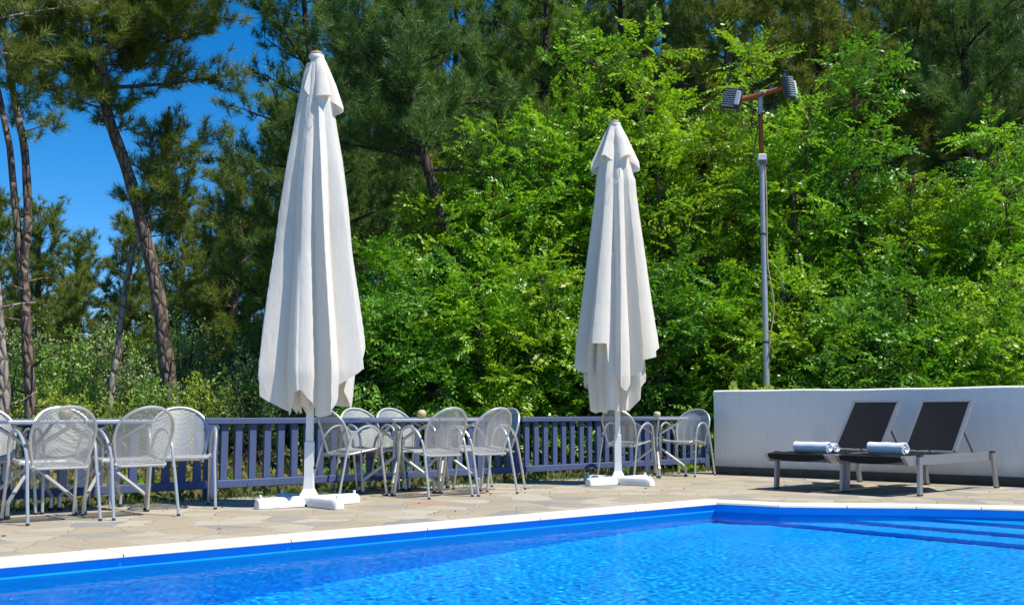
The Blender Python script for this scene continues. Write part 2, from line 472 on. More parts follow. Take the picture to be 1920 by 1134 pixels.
# local: x along wall, y towards back (left of direction)
nx = 60; vs = []; fs = []
prof = [(0,.08),(0,1.062),(.006,1.078),(.02,1.086),(.23,1.086),(.244,1.078),(.25,1.062),(.25,.08)]
for i in range(nx+1):
    x = LW*i/nx; wob = .004*math.sin(x*2.1)+.003*math.sin(x*5.3+1)
    for (y,z) in prof: vs.append((x, y, z+(wob if z>.5 else 0)))
q = len(prof)
for i in range(nx):
    for k_ in range(q-1): fs.append((i*q+k_, (i+1)*q+k_, (i+1)*q+k_+1, i*q+k_+1))
fs.append(tuple(range(q))); fs.append(tuple(nx*q+k_ for k_ in range(q-1,-1,-1)))
mb.add(vs, fs); mb.build('wall_body', M_PLAST, wroot, True, 50)
mb = MB(); mb.box((-.02,-.035,-.05),(LW,.27,.098), None, .008); mb.build('plinth', M_PLINTH, wroot)

# ------------------------------------------------------------------ fence
Fa, Fb = Vector(uv(-9.5,3.36)), Vector(uv(4.72,3.76))
fd = (Fb-Fa); FL = fd.length; fd.normalize()
froot = empty('wooden_fence', Fa, math.atan2(fd.y, fd.x))
tag(froot, 'blue violet slatted wooden fence along the edge of the terrace', 'fence')
mb = MB(); mb.box((0,-.05,.69),(FL,.05,.748), None, .006); mb.build('top_rail', M_FENCE, froot)
posts = [3.2, 6.45, 9.85, 12.85, FL-.05]
ends = [0]+posts
for i in range(len(posts)):
    a = ends[i] + (.055 if i else 0); b = ends[i+1]-.055
    mb = MB(); mb.box((a,-.045,.09),(b,.035,.165), None, .006); mb.build('bottom_rail', M_FENCE, froot)
    mb = MB(); nsl = max(1, int((b-a)/.156)); pitch = (b-a)/nsl
    for j in range(nsl):
        x = a + (j+.5)*pitch + random.uniform(-.004,.004); t = random.uniform(-.008,.008)
        M = Matrix.Translation((x, t*.3, 0)) @ Matrix.Rotation(t,4,'Y')
        mb.box((-.036,-.016,.162),(.036,.016,.693), M, .003)
    mb.build('slat_panel', M_FENCE, froot)
for p in posts:
    mb = MB(); mb.box((p-.05,-.046,-.1),(p+.05,.046,.689), None, .006); mb.build('post', M_FENCE, froot)

# ------------------------------------------------------------------ chairs
def smooth_path(pts, n=6):
    pts = [Vector(p) for p in pts]; out = []
    for i in range(len(pts)-1):
        p0 = pts[max(i-1,0)]; p1 = pts[i]; p2 = pts[i+1]; p3 = pts[min(i+2,len(pts)-1)]
        for k in range(n):
            t = k/n
            out.append(.5*((2*p1)+(p2-p0)*t+(2*p0-5*p1+4*p2-p3)*t*t+(3*p1-p0-3*p2+p3)*t**3))
    out.append(pts[-1]); return out
def back_w(b):
    if b < .58: return .188+.047*math.sin(b/.58*PI/2)
    return .235*math.sqrt(max(0,1-((b-.58)/.42)**2))
def back_pt(a, b):
    w_ = back_w(b); x = a*w_
    return Vector((x, -.175-.15*b**1.15 + .9*x*x, .392+.448*b))
def make_chair():
    root = empty('garden_armchair')
    for sx in (-1,1):
        pts = smooth_path([(sx*.262,-.285,.012),(sx*.257,-.235,.25),(sx*.252,-.195,.43),(sx*.258,-.15,.555),(sx*.268,-.06,.645),(sx*.27,.04,.668),(sx*.268,.13,.632),(sx*.262,.178,.54),(sx*.256,.188,.42),(sx*.262,.215,.22),(sx*.268,.245,.012)], 5)
        mb = MB(); mb.tube(pts, .0125, 8); f = mb.build('side_frame', M_STEEL, root, True)
        for p in (pts[0], pts[-1]):
            mb = MB(); mb.tube([(p.x,p.y,0),(p.x,p.y,.016)], .0145, 8); mb.build('foot_cap', M_RUB, f, True)
    # seat: rounded square, dished, front edge rolled over
    mb = MB(); na, nb = 14, 14; vs = []; fs = []
    def seat_pt(a,b):
        y = -.20+.43*b; w_ = .205+.03*math.sin(min(1,b*1.3)*PI/2)
        cr = 1-.18*max(0,(b-.75)/.25)**2-.12*max(0,(.2-b)/.2)**2
        x = a*w_*cr; z = .392+.062*min(1,b*1.25) -.016*(1-a*a)*math.sin(PI*b) - .03*max(0,(b-.84)/.16)**2
        return Vector((x,y,z))
    for j in range(nb+1):
        for i in range(na+1): vs.append(seat_pt(-1+2*i/na, j/nb))
    for j in range(nb):
        for i in range(na): fs.append((j*(na+1)+i, j*(na+1)+i+1, (j+1)*(na+1)+i+1, (j+1)*(na+1)+i))
    mb.add(vs, fs); mb.build('seat', M_MESH, root, True)
    ring = [seat_pt(-1,j/10) for j in range(11)]+[seat_pt(-1+2*i/8,1) for i in range(1,8)]+[seat_pt(1,1-j/10) for j in range(11)]+[seat_pt(1-2*i/8,0) for i in range(1,8)]
    mb = MB(); mb.tube(ring, .0105, 8, closed=True); mb.tube([(-.256,-.03,.424),(.256,-.03,.424)],.009,6); mb.build('seat_frame', M_STEEL, root, True)
    # back
    mb = MB(); vs = []; fs = []; na, nb = 16, 22
    bs = [1-(1-j/nb)**1.25 for j in range(nb+1)]; bs[-1] = .999
    for b in bs:
        for i in range(na+1): vs.append(back_pt(-1+2*i/na, b))
    for j in range(nb):
        for i in range(na): fs.append((j*(na+1)+i, j*(na+1)+i+1, (j+1)*(na+1)+i+1, (j+1)*(na+1)+i))
    mb.add(vs, fs); mb.build('backrest', M_MESH, root, True)
    lft = [back_pt(-1,b) for b in [0,.12,.25,.4,.55,.7,.8,.88,.94,.98]]; rgt = [back_pt(1,b) for b in [.98,.94,.88,.8,.7,.55,.4,.25,.12,0]]
    hoop = [Vector((-.2,-.14,.375))]+lft+[back_pt(0,1.0)]+rgt+[Vector((.2,-.14,.375))]
    mb = MB(); mb.tube(smooth_path(hoop,3), .0125, 8); mb.build('back_frame', M_STEEL, root, True)
    return root
GROUP_CH = 'silver mesh armchairs round the tables'
fU, fV = (.739,.674), (-.674,.739)
chairs = [
 ((-3.44,8.46), fV, 'front silver armchair at the leftmost tables, nearest the camera, its back to the pool'),
 ((-2.98,8.85), (-.70,.715), 'silver armchair with its back to the pool, left of the empty sunlit armchair'),
 ((-2.80,9.56), (.35,-.94), 'sunlit silver armchair facing the pool at the right end of the leftmost tables'),
 ((-3.66,9.34), (.62,-.78), 'silver armchair seen through the mesh of the front left armchair'),
 ((-4.11,8.93), (.674,-.739), 'silver armchair cut off by the left edge of the photo'),
 ((-1.57,11.0), (.77,.64), 'silver armchair right behind the pole of the big left parasol'),
 ((-1.45,11.61), (.674,-.739), 'silver armchair facing the pool between the left parasol and the middle tables'),
 ((-1.12,11.95), (.674,-.739), 'silver armchair by the fence behind the middle tables, facing the pool'),
 ((-.765,10.88), fV, 'silver armchair with its back to the pool at the left of the middle tables'),
 ((-.335,11.23), (-.70,.71), 'silver armchair with its back to the pool at the right of the middle tables'),
 ((-.25,11.83), (-.739,-.674), 'silver armchair at the right end of the middle tables, half hidden behind another'),
 ((1.43,13.93), (.62,.78), 'silver armchair behind the pole of the smaller right parasol'),
 ((2.22,14.45), (-.62,-.78), 'silver armchair beside the end of the white wall, right of the single table'),
]
ch0 = make_chair()
for i, (p, f, lab) in enumerate(chairs):
    o = ch0 if i == 0 else copy_tree(ch0)
    o.location = (p[0], p[1], .001); o.rotation_euler = (0,0,math.atan2(-f[0], f[1]))
    tag(o, lab, 'chair', GROUP_CH)

# ------------------------------------------------------------------ tables
def make_table():
    root = empty('cafe_table'); h = .285
    mb = MB(); mb.box((-h,-h,.712),(h,h,.738), None, .005); mb.build('table_top', M_TOP, root)
    for k_ in range(4):
        a = PI/4+k_*PI/2; c, s = math.cos(a), math.sin(a)
        P = lambda r,z: (r*c, r*s, z)
        path = smooth_path([P(.36,.012),P(.36,.09),P(.335,.14),P(.075,.335),P(.045,.385),P(.045,.50),P(.07,.55),P(.33,.708)], 5)
        mb = MB(); mb.tube(path, .0155, 8); lg = mb.build('leg', M_STEEL, root, True)
        mb = MB(); mb.lathe([(.014,0),(.023,.002),(.023,.02),(.017,.028)],10,(.36*c,.36*s,0)); mb.build('foot_cap', M_RUB, lg, True)
    mb = MB(); mb.lathe([(.03,.40),(.034,.403),(.034,.43),(.03,.433)],12); mb.lathe([(.03,.465),(.034,.468),(.034,.49),(.03,.493)],12)
    mb.build('hub', M_STEEL, root, True)
    return root
aU = math.atan2(.674,.739)
tables = [((-3.78,8.90),'square silver cafe table at the left edge of the photo, pushed against another table'),
          ((-3.35,9.29),'square silver cafe table with a tan bowl beside it, right half of the leftmost pair'),
          ((-1.13,11.26),'square silver cafe table nearer the big left parasol, left half of the middle pair'),
          ((-.70,11.65),'square silver cafe table with two chair backs before it, right half of the middle pair'),
          ((1.82,14.21),'single square silver cafe table between two armchairs near the white wall')]
t0 = make_table()
for i, (p, lab) in enumerate(tables):
    o = t0 if i == 0 else copy_tree(t0)
    o.location = (p[0],p[1],.001); o.rotation_euler = (0,0,aU); tag(o, lab, 'table', 'square cafe tables on the terrace')

# ------------------------------------------------------------------ candle pots on the tables
M_POT1 = simple('tan_ceramic', (.46,.34,.15), .5, 0, .2, 30); M_POT2 = simple('straw_yellow_ceramic', (.52,.42,.18), .6, 0, .25, 30)
M_POT3 = simple('pale_green_ceramic', (.48,.50,.28), .5, 0, .15, 30); M_WAX = simple('wax', (.7,.66,.5), .5)
def pot(name, loc, prof, m, lab, ribs=0):
    r = empty(name, loc)
    mb = MB(); mb.lathe(prof, 24)
    if ribs:
        mb.v = [(x*(1+.04*math.cos(ribs*math.atan2(y,x))), y*(1+.04*math.cos(ribs*math.atan2(y,x))), z) for x,y,z in mb.v]
    mb.build('bowl', m, r, True, 60)
    zt = prof[-1][1]; rr = prof[-1][0]
    mb = MB(); mb.lathe([(rr*.93,zt-.008),(rr*.93,zt+.001),(rr*.4,zt+.003)],16); mb.build('candle', M_WAX, r, True)
    tag(r, lab, 'candle pot', 'candle pots on the tables')
pot('candle_pot', (-3.60,9.07,.739), [(.025,0),(.042,.008),(.052,.035),(.053,.055),(.048,.075),(.032,.085)], M_POT1, 'tan bowl shaped candle pot on the leftmost tables')
pot('candle_pot', (-.92,11.47,.739), [(.02,0),(.036,.010),(.046,.035),(.046,.055),(.036,.078),(.02,.086)], M_POT2, 'round straw yellow candle pot on the middle tables', 10)
pot('candle_pot', (1.83,14.2,.739), [(.022,0),(.036,.010),(.044,.03),(.044,.05),(.036,.066),(.026,.07)], M_POT3, 'small pale green candle pot on the single table by the wall')

# ------------------------------------------------------------------ parasols
def lerp_tab(tab, x):
    if x <= tab[0][0]: return tab[0][1]
    for (a,b),(c,d) in zip(tab, tab[1:]):
        if x <= c: t = (x-a)/(c-a); t = t*t*(3-2*t); return b+(d-b)*t
    return tab[-1][1]
def lin_tab(tab, x):
    if x <= tab[0][0]: return tab[0][1]
    for (a,b),(c,d) in zip(tab, tab[1:]):
        if x <= c: return b+(d-b)*(x-a)/(c-a)
    return tab[-1][1]
def cloth(mb, rad, ztop, hem, ridges, depth, twist=0.0, nt=480, nz=70, seed=1, sway=0.0):
    """cloth folded round a pole: rad(z) silhouette, hem(angle in degrees, 0 = towards the pool, + right) lower edge,
    ridges: (angle, height 0..1) of the pleats"""
    rg = sorted(ridges); m = len(rg); A = [q[0] for q in rg]; Hh = [q[1] for q in rg]; r = np.random.default_rng(seed)
    jit = r.uniform(-1,1,m); vs = []
    for j in range(nz+1):
        t = j/nz
        for i in range(nt):
            an = -180+360*i/nt
            z = ztop+(hem(an)-ztop)*t
            ph = (an+twist*(1-t)-A[0]) % 360 + A[0]
            k0 = m-1
            for q in range(m):
                if ph >= A[q]: k0 = q
                else: break
            a0 = A[k0]; a1 = A[(k0+1)%m]+(360 if k0 == m-1 else 0); sp = a1-a0
            vp = .5+.16*jit[k0]                                         # where the valley lies between the two ridges
            u = (ph-a0)/sp
            s_ = u/vp if u < vp else (1-u)/(1-vp)
            s_ = min(1,max(0,s_))
            h0, h1 = Hh[k0], Hh[(k0+1)%m]
            dep = depth*min(1.0,sp/42)*(.25+.75*min(1,t*1.8))
            hb = h0+(h1-h0)*u
            pr = hb*(1-dep*(s_**1.25))
            pr *= 1+sway*math.sin(2.2*z+k0*1.9)*(1-s_)
            aa = math.radians(an+jit[k0]*10*math.sin(PI*s_)*min(1,sp/40)*t)
            R_ = rad(z)*pr
            vs.append((R_*math.sin(aa), -R_*math.cos(aa), z))
    fs = [(j*nt+i, (j+1)*nt+i, (j+1)*nt+(i+1)%nt, j*nt+(i+1)%nt) for j in range(nz) for i in range(nt)]
    mb.add(vs, fs)
def make_parasol(loc, rz, body, cap, lab, arm_rot):
    root = empty('closed_parasol', loc, rz); tag(root, lab, 'parasol', 'closed cream parasols beside the pool')
    mb = MB()
    for kw in body: cloth(mb, **kw)
    cn = mb.build('canopy', M_CANVAS, root, True, 75)
    mb = MB(); cloth(mb, **cap); mb.build('vent_cap', M_CANVAS, root, True, 75)
    zt = cap['ztop']
    mb = MB(); sp = smooth_path([(-.03,-.17,zt-.55),(-.045,-.235,zt-.66),(-.02,-.25,zt-.74),(.02,-.245,zt-.70),(.025,-.19,zt-.58)],5); vs=[]; fs=[]
    for q in sp: vs += [(q.x-.006,q.y,q.z-.018),(q.x+.006,q.y-.004,q.z+.018)]
    for i in range(len(sp)-1): fs.append((2*i,2*i+1,2*i+3,2*i+2))
    mb.add(vs,fs); mb.build('tie_strap', M_CANVAS, root, True)
    mb = MB(); mb.lathe([(.05,zt-.035),(.068,zt-.03),(.070,zt-.012),(.066,zt)],20); mb.build('top_ring', M_WPAINT, root, True, 40)
    mb = MB(); mb.lathe([(.058,zt),(.060,zt+.012),(.048,zt+.03),(.02,zt+.042)],20); mb.build('finial', simple('brown_cap_plastic',(.30,.19,.12),.5), root, True, 40)
    mb = MB(); mb.box((-.029,-.029,.55),(.029,.029,zt-.02),None,.006); mb.build('pole', M_WPAINT, root)
    mb = MB(); mb.box((-.037,-.037,.10),(.037,.037,.552),None,.006)
    mb.build('pole_sleeve', M_WPAINT, root)
    mb = MB(); mb.lathe([(.012,.0),(.016,.004),(.016,.018),(.010,.024)],10,M=Matrix.Translation((.037,0,.33)) @ Matrix.Rotation(PI/2,4,'Y')); mb.build('clamp_knob', M_BLK, root, True)
    # foot: flared bracket and four arms
    mb = MB(); vs=[]; pr=[(.037,.24),(.042,.15),(.07,.09),(.085,.075),(.085,.02)]
    for (h,z) in pr: vs += [(-h,-h,z),(h,-h,z),(h,h,z),(-h,h,z)]
    fs=[]
    for a in range(len(pr)-1):
        for k_ in range(4): fs.append((a*4+(k_+1)%4,a*4+k_,(a+1)*4+k_,(a+1)*4+(k_+1)%4))
    mb.add(vs,fs); mb.build('foot_bracket', M_WPAINT, root)
    for k_ in range(4):
        M = Matrix.Rotation(arm_rot+k_*PI/2,4,'Z')
        mb = MB(); w_ = .055
        prof = [(-w_,.004),(w_,.004),(w_,.05),(.04,.078),(.02,.088),(-.02,.088),(-.04,.078),(-w_,.05)]
        xs = [.07,.44,.475,.495,.502]; sc = [1,1,.93,.75,.4]; vs=[]; fs=[]
        for x,s_ in zip(xs,sc):
            for (y,z) in prof: vs.append(M @ Vector((x,y*s_,.004+(z-.004)*(.5+.5*s_))))
        q=len(prof)
        for a in range(len(xs)-1):
            for b in range(q): fs.append((a*q+b,a*q+(b+1)%q,(a+1)*q+(b+1)%q,(a+1)*q+b))
        fs.append(tuple(range(q-1,-1,-1))); fs.append(tuple((len(xs)-1)*q+b for b in range(q)))
        mb.add(vs,fs)
        mb.box((.455,-.012,.08),(.47,.012,.115),M,.003)
        mb.build('foot_arm', M_WCONC, root, True, 35)
    # tie strap hanging under the cap
    return root
# big left parasol
R1 = [(.7,.42),(.9,.455),(1.14,.478),(1.5,.44),(1.8,.40),(2.2,.345),(2.6,.305),(3.0,.25),(3.3,.195),(3.5,.165),(3.8,.11),(4.0,.06)]
hem1 = [(-180,.95),(-140,1.0),(-100,1.16),(-82,1.10),(-58,.94),(-40,.83),(-27,.765),(-18,.80),(-11,.97),(-6,.99),(-1,.92),(10,.82),(22,.76),(32,.79),(46,.93),(62,1.08),(78,1.20),(88,1.24),(93,1.38),(104,1.36),(112,.98),(124,.84),(150,.86),(180,.95)]
capr1 = [(3.35,.26),(3.5,.245),(3.7,.178),(3.85,.115),(3.97,.06)]
caph1 = [(-180,3.50),(-120,3.52),(-85,3.62),(-62,3.67),(-40,3.66),(-20,3.60),(-4,3.54),(6,3.52),(18,3.56),(45,3.57),(70,3.53),(88,3.46),(120,3.42),(180,3.50)]
make_parasol((-1.75,9.76,0), 0.0,
  [dict(rad=lambda z: lin_tab(R1,z), ztop=3.9, hem=lambda a: lin_tab(hem1,a), ridges=[(-100,1.0),(-58,.98),(-8,.74),(34,.95),(74,1.03),(93,1.02),(135,.95),(-175,.95),(-138,.95)], depth=.36, twist=16, seed=6, sway=.02),
   dict(rad=lambda z: .42*lin_tab(R1,z), ztop=2.6, hem=lambda a: .79+.07*abs(math.sin(math.radians(a*4.5))), ridges=[(-150,1),(-100,.9),(-62,1),(-20,.9),(30,1),(75,.9),(120,1),(165,.9)], depth=.45, seed=14, nz=30)],
  dict(rad=lambda z: lin_tab(capr1,z), ztop=3.975, hem=lambda a: lin_tab(caph1,a), ridges=[(-80,.66),(-38,.70),(48,1.0),(86,1.03),(140,.85),(-140,.66)], depth=.5, seed=23, nz=30, nt=240),
  'taller looking closed cream parasol standing in front of the middle cafe tables', math.radians(41))
# smaller looking right parasol
R2 = [(.7,.42),(.9,.455),(1.2,.488),(1.55,.465),(2.0,.40),(2.6,.325),(3.0,.27),(3.3,.235),(3.45,.225),(3.6,.19),(3.85,.12),(4.1,.06)]
hem2 = [(-180,1.0),(-120,1.1),(-92,1.30),(-84,1.28),(-66,1.20),(-54,1.24),(-52,1.56),(-29,1.56),(-27,1.36),(-16,1.26),(-4,1.12),(5,1.03),(11,1.10),(30,1.26),(50,1.38),(70,1.44),(86,1.58),(110,1.6),(135,1.2),(180,1.0)]
hem2b = lambda a: .79+.04*abs(math.sin(math.radians(a*5+20))) + (.32*max(0,(a-28)/50) if 28<a<=78 else (.32 if 78<a<140 else 0))
capr2 = [(3.45,.275),(3.55,.282),(3.66,.272),(3.8,.21),(3.95,.145),(4.12,.06)]
caph2 = [(-180,3.6),(-110,3.52),(-88,3.55),(-74,3.63),(-55,3.70),(-35,3.72),(-14,3.66),(2,3.61),(16,3.66),(36,3.72),(56,3.70),(76,3.63),(90,3.55),(110,3.52),(180,3.6)]
make_parasol((1.19,12.7,0), 0.0,
  [dict(rad=lambda z: lin_tab(R2,z), ztop=4.0, hem=lambda a: lin_tab(hem2,a), ridges=[(-92,1.0),(-42,.99),(0,.84),(34,.95),(62,.99),(80,1.02),(100,1.0),(140,.95),(-178,.9),(-136,.95)], depth=.40, twist=-8, seed=8, sway=.01),
   dict(rad=lambda z: .70*lin_tab(R2,z), ztop=2.6, hem=hem2b, ridges=[(-84,1),(-50,.92),(-20,1),(14,.9),(46,1),(80,.95),(120,1),(165,.9),(-160,1),(-120,.92)], depth=.42, seed=18, nz=40)],
  dict(rad=lambda z: lin_tab(capr2,z), ztop=4.125, hem=lambda a: lin_tab(caph2,a), ridges=[(-85,1.02),(-45,.96),(45,.96),(85,1.02),(140,.95),(-140,.95)], depth=.55, seed=25, nz=30, nt=240),
  'smaller looking closed cream parasol standing right of the middle tables, near the white wall', math.radians(43))

# ------------------------------------------------------------------ sun loungers
def make_lounger():
    root = empty('sun_lounger')      # local x from foot end to head end, y across; origin on the deck below the middle
    W = .35
    for sy in (-1,1):
        y0, y1 = sy*W-.02, sy*W+.02
        mb = MB(); prof = [(-1.0,.374),(-.985,.382),(1.0,.382),(1.0,.292),(-.91,.292)]
        vs = [(x,y0,z) for x,z in prof]+[(x,y1,z) for x,z in prof]; q=len(prof)
        mb.add(vs,[tuple(range(q)),tuple(range(2*q-1,q-1,-1))]+[(b,b+q,(b+1)%q+q,(b+1)%q) for b in range(q)])
        mb.build('side_rail', M_ALU, root)
        for x, lean in ((-.72,-.03),(.90,.07)):
            mb = MB(); yy = sy*(W-.042 if x > 0 else W-.0)
            vs=[]; 
            if x < 0: ya, yb = sorted((sy*(W+.022), sy*(W+.050)))
            else: ya, yb = sorted((sy*(W+.022), sy*(W+.050)))
            for (z,xo) in ((.38,0),(.0,lean)):
                vs += [(x-.033+xo,ya,z),(x+.033+xo,ya,z),(x+.033+xo,yb,z),(x-.033+xo,yb,z)]
            mb.add(vs,[(0,1,2,3),(7,6,5,4),(0,4,5,1),(1,5,6,2),(2,6,7,3),(3,7,4,0)])
            lg = mb.build('leg', M_ALU, root)
            mb = MB(); mb.box((x+lean-.036,ya-.003,0),(x+lean+.036,yb+.003,.014)); mb.build('foot_cap', M_RUB, lg)
            mb = MB(); mb.box((x-.036,ya-.004,.374),(x+.036,yb+.004,.392)); mb.build('leg_cap', M_BLK, lg)
    for x in (-.93,-.2,.94):
        mb = MB(); mb.box((x-.02,-W+.021,.30),(x+.02,W-.021,.345),None,.004); mb.build('cross_bar', M_ALUD, root)
    # sling seat, drooping over the foot end
    mb = MB(); vs=[]; fs=[]; nx_, ny_ = 26, 10
    for i in range(nx_+1):
        t=i/nx_; x=-.985+1.245*t
        for j in range(ny_+1):
            y=-W+.022+(2*W-.044)*j/ny_; sag=.022*math.sin(PI*j/ny_)*math.sin(PI*min(1,t*1.1+.1))
            z=.388-sag
            if i==0: x_=-.985+.012; z=.30+.03*(1-math.sin(PI*j/ny_))
            elif i==1: x_=-.992; z=.375
            else: x_=x
            vs.append((x_,y,z))
    for i in range(nx_):
        for j in range(ny_): fs.append((i*(ny_+1)+j,(i+1)*(ny_+1)+j,(i+1)*(ny_+1)+j+1,i*(ny_+1)+j+1))
    mb.add(vs,fs); mb.build('seat_sling', M_SLING, root, True)
    # raised back
    hx, hz, ln, an = .26, .395, .70, math.radians(49)
    ca, sa = math.cos(an), math.sin(an)
    BW = .288
    def bp(s,y,o=0): return (hx+ca*s-sa*o, y, hz+sa*s+ca*o)
    for sy in (-1,1):
        mb=MB(); pr=[(0,-.022),(ln,-.022),(ln,.022),(0,.022)]
        ya,yb=sorted((sy*(BW-.028),sy*BW))
        vs=[bp(s,ya,o) for s,o in pr]+[bp(s,yb,o) for s,o in pr]
        mb.add(vs,[(0,1,2,3),(7,6,5,4)]+[(b,b+4,(b+1)%4+4,(b+1)%4) for b in range(4)]); mb.build('back_rail', M_ALU, root)
        mb=MB(); mb.tube([bp(.36,sy*(BW-.05),-.03),(.80,sy*(BW-.05),.33)],.011,8); mb.build('back_prop', M_ALUD, root, True)
    mb=MB(); pr=[(ln-.03,-.015),(ln+.004,-.015),(ln+.004,.02),(ln-.03,.02)]
    vs=[bp(s,-BW+.035,o) for s,o in pr]+[bp(s,BW-.035,o) for s,o in pr]
    mb.add(vs,[(0,1,2,3),(7,6,5,4)]+[(b,b+4,(b+1)%4+4,(b+1)%4) for b in range(4)]); mb.build('back_top_bar', M_ALU, root)
    mb=MB(); vs=[]; fs=[]
    for i in range(17):
        s=(ln-.02)*i/16
        for j in range(11):
            y=-BW+.034+(2*BW-.068)*j/10; vs.append(bp(s,y,.018-.016*math.sin(PI*j/10)*math.sin(PI*i/16)))
    for i in range(16):
        for j in range(10): fs.append((i*11+j,(i+1)*11+j,(i+1)*11+j+1,i*11+j+1))
    mb.add(vs,fs); mb.build('back_sling', M_SLING, root, True)
    return root
lr = make_lounger(); ld = Vector((1.2,1.14,0)).normalized()
lr.rotation_euler=(0,0,math.atan2(ld.y,ld.x))
c1 = (Vector((3.50,11.46,0))+Vector((3.89,10.88,0)))/2 + ld*.745; c1 += Vector((-.04,.0,0)); lr.location=(c1.x,c1.y,.001)
tag(lr,'right hand sun lounger with a single rolled towel, nearer the right edge of the photo','sun lounger','charcoal sun loungers by the wall')
ll = copy_tree(lr); c2 = (Vector((2.86,11.86,0))+Vector((3.28,11.46,0)))/2 + ld*.745; c2 += Vector((.0,.05,0)); ll.location=(c2.x,c2.y,.001)
tag(ll,'left hand sun lounger carrying the towel with two rolled ends, next to the wall','sun lounger','charcoal sun loungers by the wall')

# ------------------------------------------------------------------ rolled towels
def make_towel(name, loc, rz, rolls, lab):
    root = empty(name, loc, rz); tag(root, lab, 'towel', 'rolled white towels on the loungers')
    L = .40
    for k_,(yo, r0) in enumerate(rolls):
        mb = MB(); turns=3.1; n_=90; vs=[]; fs=[]
        prof=[]
        for i in range(n_+1):
            t=i/n_; a=2*PI*turns*t-.6; r=.012+(r0-.012)*t**.9
            prof.append((yo+r*math.cos(a)*(1.08), r0+r*math.sin(a)*.92))
        th=.007; inner=[]
        for i,(y,z) in enumerate(prof):
            dy,dz=y-yo,z-r0; l=math.hypot(dy,dz)+1e-6; q=max(0,l-th)/l; inner.append((yo+dy*q,r0+dz*q))
        xs=[-L/2,-L/2+.012,-L/4,0,L/4,L/2-.012,L/2]; N=len(prof)
        for xi,x in enumerate(xs):
            for i,(y,z) in enumerate(prof):
                sq = 1+.02*math.sin(5*x*7+i*.2)*(1 if i>N*.66 else 0)
                vs.append((x+.006*math.sin(i*.35+k_),yo+(y-yo)*sq,z*sq))
            for (y,z) in inner: vs.append((x,y,z))
        m2=2*N
        for xi in range(len(xs)-1):
            for i in range(N-1):
                a=xi*m2+i; fs.append((a,a+1,a+m2+1,a+m2)); b=xi*m2+N+i; fs.append((b+1,b,b+m2,b+m2+1))
            a=xi*m2+N-1; fs.append((a,a+N,a+N+m2,a+m2))
        for e in (0,len(xs)-1):
            for i in range(N-1):
                a=e*m2+i; fs.append((a,a+N,a+N+1,a+1) if e==0 else (a+1,a+N+1,a+N,a))
        mb.add(vs,fs); mb.build('towel_roll', M_TOWEL, root, True, 60)
    return root
tz=.388
pr_ = c1 - ld*.62; pl_ = c2 - ld*.60; ta = math.atan2(ld.y,ld.x)
make_towel('rolled_towel',(pr_.x,pr_.y,tz-.012),-.92,[(0,.073)],'single roll white towel on the right hand lounger')
make_towel('rolled_towel',(pl_.x,pl_.y,tz-.012),-.85,[(-.055,.068),(.08,.060)],'white towel rolled from both ends on the left hand lounger')

# ------------------------------------------------------------------ floodlight mast behind the wall
mast = empty('floodlight_mast',(3.63,16.0,-.06)); tag(mast,'tall grey and rusty mast with two floodlights behind the white wall','floodlight mast')
mb=MB(); mb.tube([(0,0,0),(0,0,2.2),(.0,0,4.52)],[.045,.043,.040],12); mb.build('pole',M_GALV,mast,True)
mb=MB(); mb.tube([(0,0,4.52),(-.005,0,5.2)],.036,12); mb.build('upper_pole',M_RUST,mast,True)
mb=MB(); mb.tube([(-.005,0,5.2),(-.005,0,5.46)],.038,12); mb.build('pole_cap',M_GALV,mast,True)
jb=None
mb=MB(); mb.box((-.06,-.06,4.42),(.06,.055,4.59),None,.012); jb=mb.build('junction_box',M_WBOX,mast)
mb=MB(); mb.box((-.055,-.066,4.42),(.055,-.061,4.50),None,.002); mb.build('box_lid',M_LAMPH,jb)
mb=MB(); mb.tube([(-.30,.02,5.40),(0,-.045,5.47),(.34,-.11,5.56)],.036,10); mb.build('cross_arm',M_RUST,mast,True)
mb=MB(); mb.tube([(-.045,-.075,5.47),(-.02,-.1,5.50),(.02,-.1,5.50),(.05,-.09,5.475)],.014,8); mb.tube([(-.05,.0,5.46),(-.05,-.08,5.47)],.012,8); mb.build('pipe_clamp',M_GALV,mast,True)
for e in ((-.27,.0,5.36),(.27,-.09,5.47)):
    mb=MB(); mb.tube([(e[0],e[1],e[2]),(e[0]*.5,e[1]-.02,5.27),(-.005,-.04,5.16)],.013,8); mb.build('brace',M_BLK,mast,True)
def flood(M, lit):
    mb=MB(); mb.box((-.135,-.03,-.16),(.135,.03,.16),M,.012); body=mb.build('floodlight',M_LAMPH,mast)
    mb=MB()
    for i in range(9):
        z=-.135+.27*i/8; mb.box((-.12,-.068,z-.006),(.06,-.0302,z+.006),M)
    mb.build('cooling_fins',M_GALV,body)
    mb=MB(); mb.box((.065,-.07,-.11),(.125,-.0302,.10),M,.01); mb.build('driver_box',M_WBOX,body)
    mb=MB(); mb.box((-.12,.0302,-.145),(.12,.036,.145),M,.003); mb.build('lamp_glass',M_GLASSD,body)
    mb=MB(); mb.tube([M@Vector((-.142,0,0)),M@Vector((-.142,0,-.19)),M@Vector((.142,0,-.19)),M@Vector((.142,0,0))],.010,6); mb.build('bracket',M_LAMPH,body,True)
flood(Matrix.Translation((-.40,.03,5.43))@Matrix.Rotation(math.radians(-28),4,'Z')@Matrix.Rotation(math.radians(-9),4,'X')@Matrix.Rotation(math.radians(12),4,'Y'),0)
flood(Matrix.Translation((.40,-.08,5.56))@Matrix.Rotation(math.radians(52),4,'Z')@Matrix.Rotation(math.radians(-6),4,'X')@Matrix.Rotation(math.radians(-8),4,'Y'),1)
